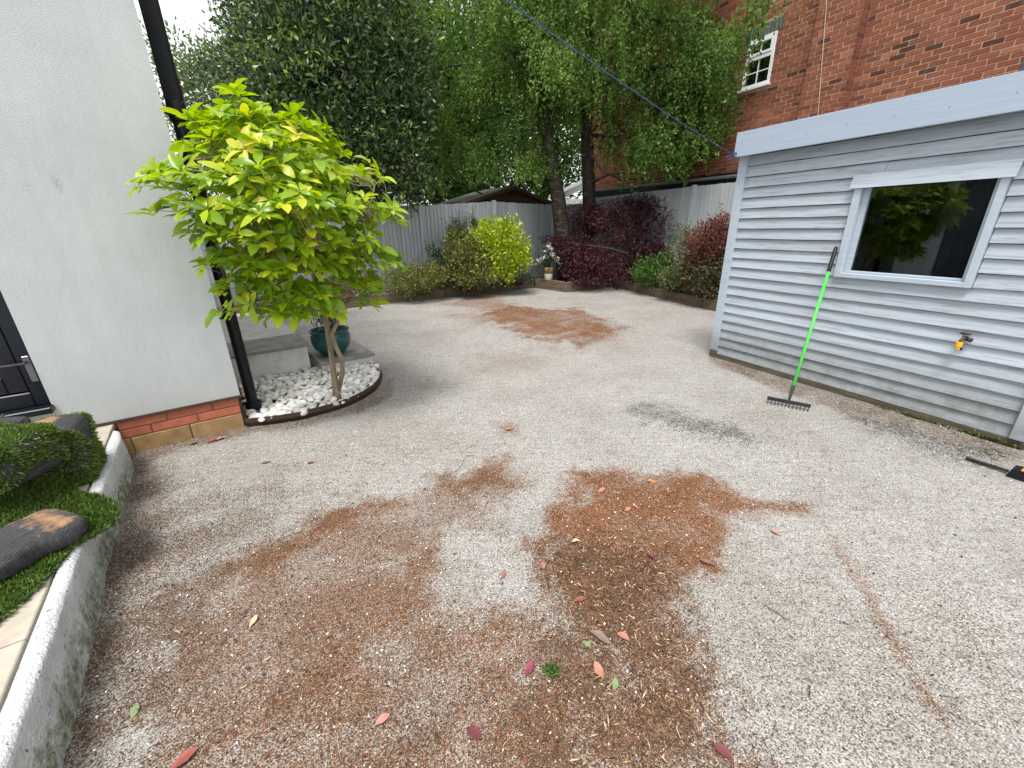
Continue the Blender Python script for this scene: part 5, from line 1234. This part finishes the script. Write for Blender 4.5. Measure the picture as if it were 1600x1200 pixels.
# stem, limbs and twigs
stem_px = [((527, 627), 3.80), ((524, 600), 3.80), ((519, 565), 3.79), ((514, 528), 3.76), ((505, 480), 3.72), ((488, 420), 3.66), ((468, 360), 3.60), ((450, 300), 3.56), ((430, 240), 3.52), ((405, 185), 3.50)]
stem = [on_y(p[0], p[1], y) for p, y in stem_px]; stem[0] = mg0 - (0, 0, .03)
stem2_px = [((529, 610), 3.78), ((535, 583), 3.76), ((535, 562), 3.74), ((526, 545), 3.73), ((518, 522), 3.70), ((545, 470), 3.60), ((560, 400), 3.50), ((575, 340), 3.45), ((585, 290), 3.42)]
stem2 = [on_y(p[0], p[1], y) for p, y in stem2_px]
tb = MB()
tb.tube([p - MO for p in stem], [.042, .030, .026, .025, .023, .020, .017, .014, .011, .007], 10)
tb.tube([p - MO for p in stem2], [.022, .022, .022, .021, .019, .017, .014, .010, .006], 8)
nodes_ = [p for p in stem[4:]] + [p for p in stem2[5:]]
mains = []
for k, (px, py, y) in enumerate(((300, 250, 3.0), (330, 330, 3.05), (350, 430, 3.1), (250, 265, 2.9), (400, 470, 3.3), (420, 400, 3.0), (600, 330, 3.6), (590, 440, 3.6), (380, 220, 3.3), (480, 250, 3.9), (520, 330, 4.0), (350, 180, 3.3), (500, 390, 3.0), (560, 460, 3.1), (450, 200, 3.6))):
    b_ = on_y(px, py, y); hx_, hy_, _ = HOUSE.loc(b_)
    if hx_ < .1 and hy_ > -.06: b_ = b_ - HOUSE.y * (hy_ + .12)
    a = min(nodes_, key=lambda q: np.sum((q - b_) ** 2) + (2.0 if q[2] > b_[2] + .15 else 0)); mains.append(limb(tb, a - MO, b_ - MO, .014, .006, .06, seed=k, sides=6))
pool_ = np.array([q + MO for m_ in mains for q in m_] + nodes_)
for k, p in enumerate(tips):
    a = pool_[np.argmin(np.sum((pool_ - p) ** 2, 1) + np.where(pool_[:, 2] > p[2] + .05, .15, 0))]
    limb(tb, a - MO, p - MO, .0032, .0016, .08, n=4, seed=k + 100, sides=4)
tb.build('trunk', M['bark_grey'], mag, smooth=True)
def big_leaf(curl, fold, seed):
    """Ovate leaf along +X, midrib folded, tip bent down."""
    rr = random.Random(seed); v = []; f = []
    xs_ = [0, .14, .34, .56, .76, .92, 1.0]; ws = [.02, .15, .26, .29, .22, .09, .0]
    for x, w_ in zip(xs_, ws):
        z = .10 * x - curl * x * x + rr.uniform(-.008, .008)
        v += [(x, -w_ * math.cos(fold), z + w_ * math.sin(fold) * (1 + rr.uniform(-.25, .25))), (x, 0, z), (x, w_ * math.cos(fold), z + w_ * math.sin(fold) * (1 + rr.uniform(-.25, .25)))]
    for i in range(6):
        f += [(3 * i, 3 * i + 3, 3 * i + 4, 3 * i + 1), (3 * i + 1, 3 * i + 4, 3 * i + 5, 3 * i + 2)]
    return np.array(v), f
MAGS = [(0, (.11, .23, .012)), (.3, (.22, .37, .016)), (.65, (.36, .49, .020)), (.92, (.52, .58, .030)), (1, (.66, .62, .08))]
lv = [big_leaf(random.uniform(.05, .45), random.uniform(.1, .45), k) for k in range(8)]
lm_obj = leaf_mat('magnolia_leaf', MAGS, .32, .42, by_object=True, spec=.55); lm_att = leaf_mat('magnolia_foliage', MAGS, .32, .42, spec=.55)
lmesh = [mesh_np('leaf', v, f, lm_obj, smooth=True) for v, f in lv]
leaves = []
for k, p in enumerate(tips):
    c = on_y(cxm, cym, 3.5); o = p - c; o[2] *= .5
    ax_ = norm(o) * .45 + np.array([0, 0, .75]) + rng.normal(size=3) * .18; ax_ = ax_ / np.linalg.norm(ax_)
    n = random.randint(7, 11); a0 = random.uniform(0, 6.28); tone = random.gauss(.45, .16)
    s = np.cross(ax_, (0, 1.0, .1)); s /= np.linalg.norm(s); t_ = np.cross(ax_, s)
    for j in range(n):
        a = a0 + j * 2.4; rad = math.cos(a) * s + math.sin(a) * t_
        el = random.uniform(-.05, .75); d = rad * math.cos(el) + ax_ * math.sin(el) + np.array([0, 0, -.12]); d /= np.linalg.norm(d)
        nrm = ax_ - d * (ax_ @ d) + rng.normal(size=3) * .22; y_ = np.cross(nrm, d); y_ /= np.linalg.norm(y_) + 1e-9; z_ = np.cross(d, y_)
        L = random.choice((random.uniform(.05, .10), random.uniform(.095, .150)))
        b_ = p - ax_ * .035 * (j / n) + d * .012
        tip = b_ + d * L; hx_, hy_, _ = HOUSE.loc(tip)
        if hx_ < .06 and hy_ > -.02: continue
        leaves.append((b_, d, y_, z_, L, k * 8 + j, min(1, max(0, tone + random.gauss(0, .13) + (.2 if p[2] > 1.9 else 0) * random.random()))))
leaves.sort(key=lambda l: np.sum((l[0] - EYEP) ** 2))
V, Fl, T, o_ = [], [], [], 0
rank = {id(l): i for i, l in enumerate(leaves)}
for i, (b_, d, y_, z_, L, vi, tn) in enumerate(leaves):
    W_ = L * random.uniform(.66, .92)
    if i % 4 == 0 and i // 4 < 300 or (i < 100):
        pass
    if i < 300:
        m4 = Matrix(((d[0] * L, y_[0] * W_, z_[0] * L, b_[0] - MO[0]), (d[1] * L, y_[1] * W_, z_[1] * L, b_[1] - MO[1]), (d[2] * L, y_[2] * W_, z_[2] * L, b_[2] - MO[2]), (0, 0, 0, 1)))
        o = bpy.data.objects.new('leaf', lmesh[vi % 8]); COL.objects.link(o); o.parent = mag; o.matrix_local = m4
    else:
        v, f = lv[vi % 8]
        w3 = b_ + v[:, :1] * d * L + v[:, 1:2] * y_ * W_ + v[:, 2:] * z_ * L
        V.append(w3 - MO); Fl += [tuple(q + o_ for q in ff) for ff in f]; o_ += len(v); T += [tn] * len(v)
tag(link('foliage', mesh_np('foliage', np.concatenate(V), Fl, lm_att, {'tint': T}, smooth=True), mag), kind='stuff')
print('magnolia leaves', len(leaves))

# ================================================================== ROLLS OF ARTIFICIAL TURF ON THE PATIO
def turf_roll(name, label, p0, p1, ry, rz, e, grass, sand, blades, tilt=0.0, bl=.03, wob=.02, seed=0, endp=9):
    """Folded turf: a rounded bundle from p0 to p1; grass(n,u,s) says where the pile shows, sand(n,u) where grit lies."""
    p0, p1 = np.asarray(p0, float), np.asarray(p1, float); L = np.linalg.norm(p1 - p0); X = (p1 - p0) / L
    Yv = np.cross((0, 0, 1.0), X); Yv /= np.linalg.norm(Yv); Zv = np.cross(X, Yv)
    nu, nv = 36, 40; V = []; T = []; RB = []
    for i in range(nu + 1):
        u = i / nu; q = 2 * u - 1; endr = (1 - abs(q) ** endp) ** .5 if abs(q) < 1 else 0
        endr = max(.03, endr)
        for j in range(nv):
            a = 2 * math.pi * j / nv; c, s_ = math.cos(a), math.sin(a)
            r1 = abs(c) ** e * math.copysign(1, c); r2 = abs(s_) ** e * math.copysign(1, s_)
            wv = 1 + wob * math.sin(u * 7 + a * 2 + seed) + wob * .8 * math.sin(u * 15 - a * 3 + seed * 2)
            V.append(p0 + X * L * u + Yv * ry * r1 * endr * wv + Zv * rz * r2 * endr * wv)
            T.append(sand(c, s_, u)); RB.append(u * L)
    Fq = [(i * nv + j, i * nv + (j + 1) % nv, (i + 1) * nv + (j + 1) % nv, (i + 1) * nv + j) for i in range(nu) for j in range(nv)] + [tuple(range(nv - 1, -1, -1)), tuple(nu * nv + j for j in range(nv))]
    V = np.array(V); o = (p0 + p1) / 2; o[2] = V[:, 2].min()
    t = thing(name, label, 'turf roll', tuple(o))
    link('backing', mesh_np('backing', V - o, Fq, M['turf_back'], {'tint': T, 'rib': RB}, smooth=True), t)
    # pile
    P, D = [], []
    G = V.reshape(nu + 1, nv, 3)
    n = blades * 3; ui = rng.random(n) * (nu - .01); aj = rng.random(n) * nv
    i0 = ui.astype(int); j0 = aj.astype(int) % nv; fu = (ui - i0)[:, None]; fa = (aj - aj.astype(int))[:, None]
    A, B_, C_, D_ = G[i0, j0], G[i0 + 1, j0], G[i0, (j0 + 1) % nv], G[i0 + 1, (j0 + 1) % nv]
    P = (A * (1 - fu) + B_ * fu) * (1 - fa) + (C_ * (1 - fu) + D_ * fu) * fa
    N = norm(np.cross(C_ - A, B_ - A)); ctr = p0 + X * L * (ui / nu)[:, None]
    N = np.where((np.sum(N * (P - ctr), 1) < 0)[:, None], -N, N)
    ang = 2 * np.pi * aj / nv
    k = np.array([grass(math.cos(a), math.sin(a), u) for a, u in zip(ang, ui / nu)], bool)
    P, N = P[k][:blades], N[k][:blades]; n = len(P)
    if n:
        Dv = N * .8 + rng.normal(size=(n, 3)) * .35 + np.array([0, 0, -.1])
        Vb, Qb, Tb = quads_leaves(P - N * .004, Dv, bl * rng.uniform(.6, 1.2, n), .0075, np.clip(rng.normal(.45, .25, n), 0, 1))
        tag(link('pile', mesh_np('pile', Vb - o, Qb, M['turf_blade'], {'tint': Tb}), t), kind='stuff')
    return t
# a flat strip whose rounded end hangs over the white kerb
sp = [on_z(p[0], p[1], PZ + .012)[:2] for p in ((186, 800), (178, 786), (160, 776), (136, 772), (122, 770), (112, 756), (60, 752), (-60, 775), (-60, 1010), (0, 968), (40, 935), (75, 900), (118, 852), (150, 836), (178, 818))]
sp = np.array(sp); so0 = sp.mean(0)
ts = thing('turf_strip', 'flat strip of artificial turf with rounded end over the white kerb', 'turf strip', (so0[0], so0[1], PZ))
MB().prism([tuple(p - so0) for p in sp], .004, .014).build('backing', M['turf_back'], ts)
bb = rng.random((90000, 2)) * (sp.max(0) - sp.min(0)) + sp.min(0); bb = bb[poly_sd(bb[:, 0], bb[:, 1], sp) > 0][:26000]
P = np.column_stack([bb, np.full(len(bb), PZ + .012)]); Vb, Qb, Tb = quads_leaves(P, rng.normal(size=(len(P), 3)) * .55 + np.array([.35, -.1, .75]), .030 * rng.uniform(.6, 1.2, len(P)), .007, np.clip(rng.normal(.35, .25, len(P)), 0, 1))
tag(link('pile', mesh_np('pile', Vb - (so0[0], so0[1], PZ), Qb, M['turf_blade'], {'tint': Tb}), ts), kind='stuff')
W = lambda px, py, z: on_z(px, py, z)
turf_roll('turf_roll', 'dark backed turf roll with sandy top lying on the flat turf strip', W(116, 806, .345), W(-70, 905, .335), .15, .058, .62, lambda c, s, u: False, lambda c, s, u: .08 + .52 * max(0, min(1, (s - .25) * 1.8)) * max(0, 1 - abs(u - .22) * 2.6), 0, wob=.05, seed=1)
turf_roll('turf_roll', 'folded turf bundle with green pile in front and sandy backing on top', W(146, 694, .445), W(-60, 736, .445), .15, .172, .36, lambda c, s, u: s < .70, lambda c, s, u: .1 + .55 * max(0, min(1, (s - .45) * 3)) * max(0, min(1, (u - .12) * 6)), 36000, bl=.028, wob=.03, seed=2, endp=26)
turf_roll('turf_roll', 'large green turf fold at the frame edge on top of the other rolls', W(58, 716, .545), W(-110, 708, .58), .16, .11, .42, lambda c, s, u: s > -.6, lambda c, s, u: .1, 30000, bl=.028, wob=.04, seed=3, endp=22)
turf_roll('turf_roll', 'small grey backed turf end poking out beneath the dark door', W(44, 660, .64), W(-60, 668, .64), .045, .035, .9, lambda c, s, u: u > .45, lambda c, s, u: .25, 1200, seed=4)
turf_roll('turf_roll', 'grey ribbed turf edge at the frame edge below the dark roll', W(22, 850, .345), W(-80, 880, .36), .06, .035, .7, lambda c, s, u: c * 0 + s < -.2, lambda c, s, u: .15, 1500, seed=5)

# ================================================================== FALLEN LEAVES (each its own thing)
LC = dict(salmon=(.40, .17, .12), red=(.27, .07, .055), dark=(.14, .03, .038), brown=(.18, .10, .065), cream=(.56, .45, .28), magenta=(.20, .035, .055), green=(.17, .25, .10), pink=(.46, .22, .19), grey=(.20, .145, .12), orange=(.42, .18, .08))
LMAT = {k: simple('fallen_leaf_' + k, [(.3, tuple(c * .7 for c in v)), (.7, tuple(min(1, c * 1.15) for c in v))], 40, .6, bs=.3) for k, v in LC.items()}
fl = [(940, 771, .055, 200, 'salmon', 'salmon leaf on the upper left edge of the sand heap'), (1018, 754, .055, 170, 'orange', 'orange leaf at the top rim of the sand heap'), (981, 802, .045, 30, 'orange', 'small curled orange leaf in the middle of the sand heap'),
      (993, 797, .035, 140, 'salmon', 'second small salmon leaf touching the curled orange one'), (1052, 771, .045, 100, 'brown', 'brown leaf on the top right of the sand heap'), (848, 886, .05, 95, 'salmon', 'orange red leaf on pale stone left of the brown litter'),
      (787, 900, .035, 80, 'red', 'little red leaf on grey stone left of the sand heap'), (906, 941, .055, 20, 'red', 'dull red leaf among the brown litter below the sand heap'), (938, 1000, .085, 150, 'grey', 'large grey brown leaf at the foot of the brown litter'),
      (973, 997, .05, 140, 'salmon', 'salmon leaf beside the large grey brown leaf'), (1019, 875, .055, 120, 'dark', 'dark purple curved leaf on the lower rim of the sand heap'), (1104, 882, .06, 165, 'brown', 'rust brown leaf at the lower right rim of the sand heap'),
      (1210, 833, .05, 130, 'salmon', 'lone salmon leaf on pale stone right of the sand heap'), (828, 1048, .055, 50, 'magenta', 'magenta leaf beside the green moss scrap'), (741, 1146, .06, 140, 'dark', 'dark red leaf on the brown stained stone near the bottom'),
      (598, 1124, .05, 40, 'pink', 'pale pink leaf on the left sandy stain'), (1131, 1176, .055, 130, 'dark', 'dark red leaf near the bottom right of the litter'), (485, 724, .045, 0, 'red', 'small red leaf on the clean pale stone near the house'),
      (416, 723, .055, 25, 'grey', 'dried brown leaf on pale stone left of the small red one'), (290, 1188, .075, 50, 'red', 'long rust red leaf at the very bottom left'), (397, 973, .05, 85, 'cream', 'slim cream leaf standing out on the brown stain'),
      (795, 672, .06, 10, 'orange', 'tan orange leaf in the open middle of the yard'), (345, 686, .07, 60, 'pink', 'pink curled petal by the brick plinth corner'), (330, 690, .08, 20, 'red', 'pinkish red petal lying against the brick plinth'),
      (303, 694, .06, 50, 'brown', 'brownish leaf at the plinth left of the pink petals'), (962, 1071, .04, 60, 'green', 'torn light green leaf in the lower litter'), (935, 1049, .055, 120, 'salmon', 'faded red leaf between the moss scrap and green leaf'),
      (1191, 643, .04, 20, 'pink', 'pinkish leaf on the stone just below the rake'), (900, 850, .05, 10, 'cream', 'cream bark sliver on the left of the brown litter'), (213, 1112, .045, 100, 'green', 'dull green leaf near the white kerb at bottom left'), (917, 1010, .035, 150, 'green', 'pale green leaf scrap beneath the large grey brown leaf')]
for i, (px, py, L, ang, c, lab) in enumerate(fl):
    p = on_z(px, py); gz_ = float(ground_h(p[0], p[1])); v, f = big_leaf(random.uniform(-.55, .35), random.uniform(.15, .8), 50 + i); v[:, 1] += .18 * random.uniform(-1, 1) * v[:, 0] ** 2; v[:, 2] += .05 * np.sin(v[:, 0] * 9 + i) * np.abs(v[:, 1]) * 4
    L *= 1.08; v = v * (L, L * .98, L * .7); v[:, 0] -= L / 2; v[:, 2] -= v[:, 2].min()
    # thin body so that the leaf has two faces
    n = len(v); vv = np.concatenate([v, v + (0, 0, .0012)]); ff = [tuple(q[::-1]) for q in f] + [tuple(k + n for k in q) for q in f]
    nm = 'bark_sliver' if 'sliver' in lab else ('petal' if 'petal' in lab else 'fallen_leaf')
    o = link(nm, mesh_np(nm, vv, ff, LMAT[c], smooth=True), None, (p[0], p[1], gz_ + .003), (random.uniform(-.15, .15), random.uniform(-.15, .15), R(ang)))
    tag(o, lab, 'petal' if nm == 'petal' else ('bark' if nm == 'bark_sliver' else 'leaf'), 'fallen leaves scattered on the yard')
mp_ = on_z(862, 1049); mm = rng.normal(size=(220, 3)) * (.016, .014, .005) + (0, 0, .008); V, Q, T = quads_leaves(mm, rng.normal(size=(220, 3)) + (0, 0, .5), .014, .006)
so = link('moss_scrap', mesh_np('moss_scrap', V, Q, G_FRESH, {'tint': T}), None, (mp_[0], mp_[1], float(ground_h(mp_[0], mp_[1])))); tag(so, 'small green clump of moss in the lower litter', 'moss')

# ================================================================== LOOSE GRIT, FIBRES AND CHIPS
def litter(n, xr, yr, keep, L, W, m, name, label, tint=None, flat=.25, lift=.004):
    X = rng.uniform(*xr, n); Y = rng.uniform(*yr, n); s_, d_, k_ = masks(X, Y); k = rng.random(n) < keep(s_, d_, k_, X, Y)
    X, Y = X[k], Y[k]; n = len(X); P = np.column_stack([X, Y, ground_h(X, Y) + lift])
    D = rng.normal(size=(n, 3)) * (1, 1, flat); t = rng.random(n) if tint is None else tint(n)
    V, Q, T = quads_leaves(P, D, L * rng.uniform(.4, 1.6, n), W * rng.uniform(.7, 1.3, n), t, N=rng.normal(size=(n, 3)) * .35 + (0, 0, 1))
    o0 = np.array([0, 2.0, 0]); o = link(name, mesh_np(name, V - o0, Q, m, {'tint': T}), None, tuple(o0)); return tag(o, label, kind='stuff')
m_grit = leaf_mat('sand_grit', [(0, (.06, .026, .012)), (.5, (.20, .086, .037)), (.85, (.32, .145, .066)), (1, (.58, .43, .32))], .9, 0)
litter(60000, (-2.3, 2.0), (.75, 3.2), lambda s, d, k, X, Y: np.clip(s - .15, 0, 1) * .9, .008, .006, m_grit, 'sand_grit', 'loose orange sand grains strewn over the stone', flat=.5)
litter(30000, (-.6, 2.6), (5.6, 8.8), lambda s, d, k, X, Y: np.clip(s - .15, 0, 1) * .6, .014, .010, m_grit, 'sand_grit', 'loose orange sand grains on the far sand patch', flat=.5)
m_fib = leaf_mat('litter_fibre', [(0, (.020, .012, .008)), (.45, (.085, .040, .020)), (.8, (.22, .12, .06)), (.92, (.42, .28, .15)), (1, (.62, .50, .34))], .85, 0)
brown = GP(SAND[2][0]); brown2 = GP(SAND[3][0])
def fk(s, d, k, X, Y):
    a = sstep(-.12, .08, poly_sd(X, Y, brown)); b_ = sstep(-.15, .1, poly_sd(X, Y, brown2)); return np.clip(.9 * a + .75 * b_ + .10 * s + .02, 0, 1)
litter(40000, (-1.6, 2.2), (.75, 2.9), fk, .027, .0042, m_fib, 'litter_fibres', 'brown bark fibres and dry litter across the sand heap', flat=.35, lift=.006)
m_chip = leaf_mat('dark_chip', [(0, (.014, .013, .012)), (.7, (.06, .055, .05)), (1, (.30, .29, .28))], .9, 0)
litter(9000, (-2.8, 4.0), (.8, 6.0), lambda s, d, k, X, Y: np.clip(.05 + .45 * d + .8 * k, 0, 1), .014, .010, m_chip, 'stone_chips', 'dark chips and crumbs scattered over the yard', flat=.6)
m_pale = leaf_mat('pale_chip', [(0, (.40, .39, .38)), (1, (.74, .73, .72))], .8, 0)
litter(9000, (-2.6, 3.6), (.8, 4.5), lambda s, d, k, X, Y: .45 + 0 * X, .009, .008, m_pale, 'pale_grit', 'pale stone grit over the yard surface', flat=.6)
# a few twigs
for i, (a, b_, lab) in enumerate((((345, 1010), (385, 960), 'thin dark twig on the left brown stain'), ((740, 712), (700, 742), 'dark curved twig by the sand streak in mid yard'), ((1060, 1130), (1075, 1190), 'pale stalk near the bottom of the litter'), ((1195, 945), (1235, 975), 'thin twig on pale stone right of the litter'))):
    A, B_ = on_z(*a), on_z(*b_); A[2] = ground_h(A[0], A[1]) + .004; B_[2] = ground_h(B_[0], B_[1]) + .004
    mb = MB(); limb(mb, (0, 0, 0), B_ - A, .0018, .001, .10, sides=5, seed=i)
    tag(mb.build('twig', M['bark_dark'] if i != 2 else LMAT['cream'], loc=tuple(A)), lab, 'twig', 'twigs on the yard')
# chips of dark rubble by the shed
rb_ = MB()
for k in range(90):
    px, py = random.uniform(1350, 1570), 0; f_ = (px - 1350) / 220; py = 648 + f_ * 52 + abs(random.gauss(0, 11)) + 6
    p = on_z(px, py); r_ = random.uniform(.006, .022)
    vv = np.array([v.co[:] for v in pebs[k % 6].vertices][:12]) * r_ * (1, .8, .6) if False else None
    q = [(p[0] + r_ * dx * random.uniform(.7, 1.2), p[1] + r_ * dy * random.uniform(.7, 1.2), max(0, r_ * .5 + r_ * dz * .6)) for dx, dy, dz in ((1, 0, 0), (-1, 0, 0), (0, 1, 0), (0, -1, 0), (0, 0, 1), (0, 0, -.8))]
    rb_.add([np.array(v) - (3.2, 3, 0) for v in q], [(0, 2, 4), (2, 1, 4), (1, 3, 4), (3, 0, 4), (2, 0, 5), (1, 2, 5), (3, 1, 5), (0, 3, 5)])
tag(rb_.build('rubble', simple('rubble', [(.3, (.05, .045, .04)), (.7, (.22, .21, .20))], 9, .95, bs=.4), loc=(3.2, 3, 0)), 'dark rubble crumbs along the foot of the shed', kind='stuff')
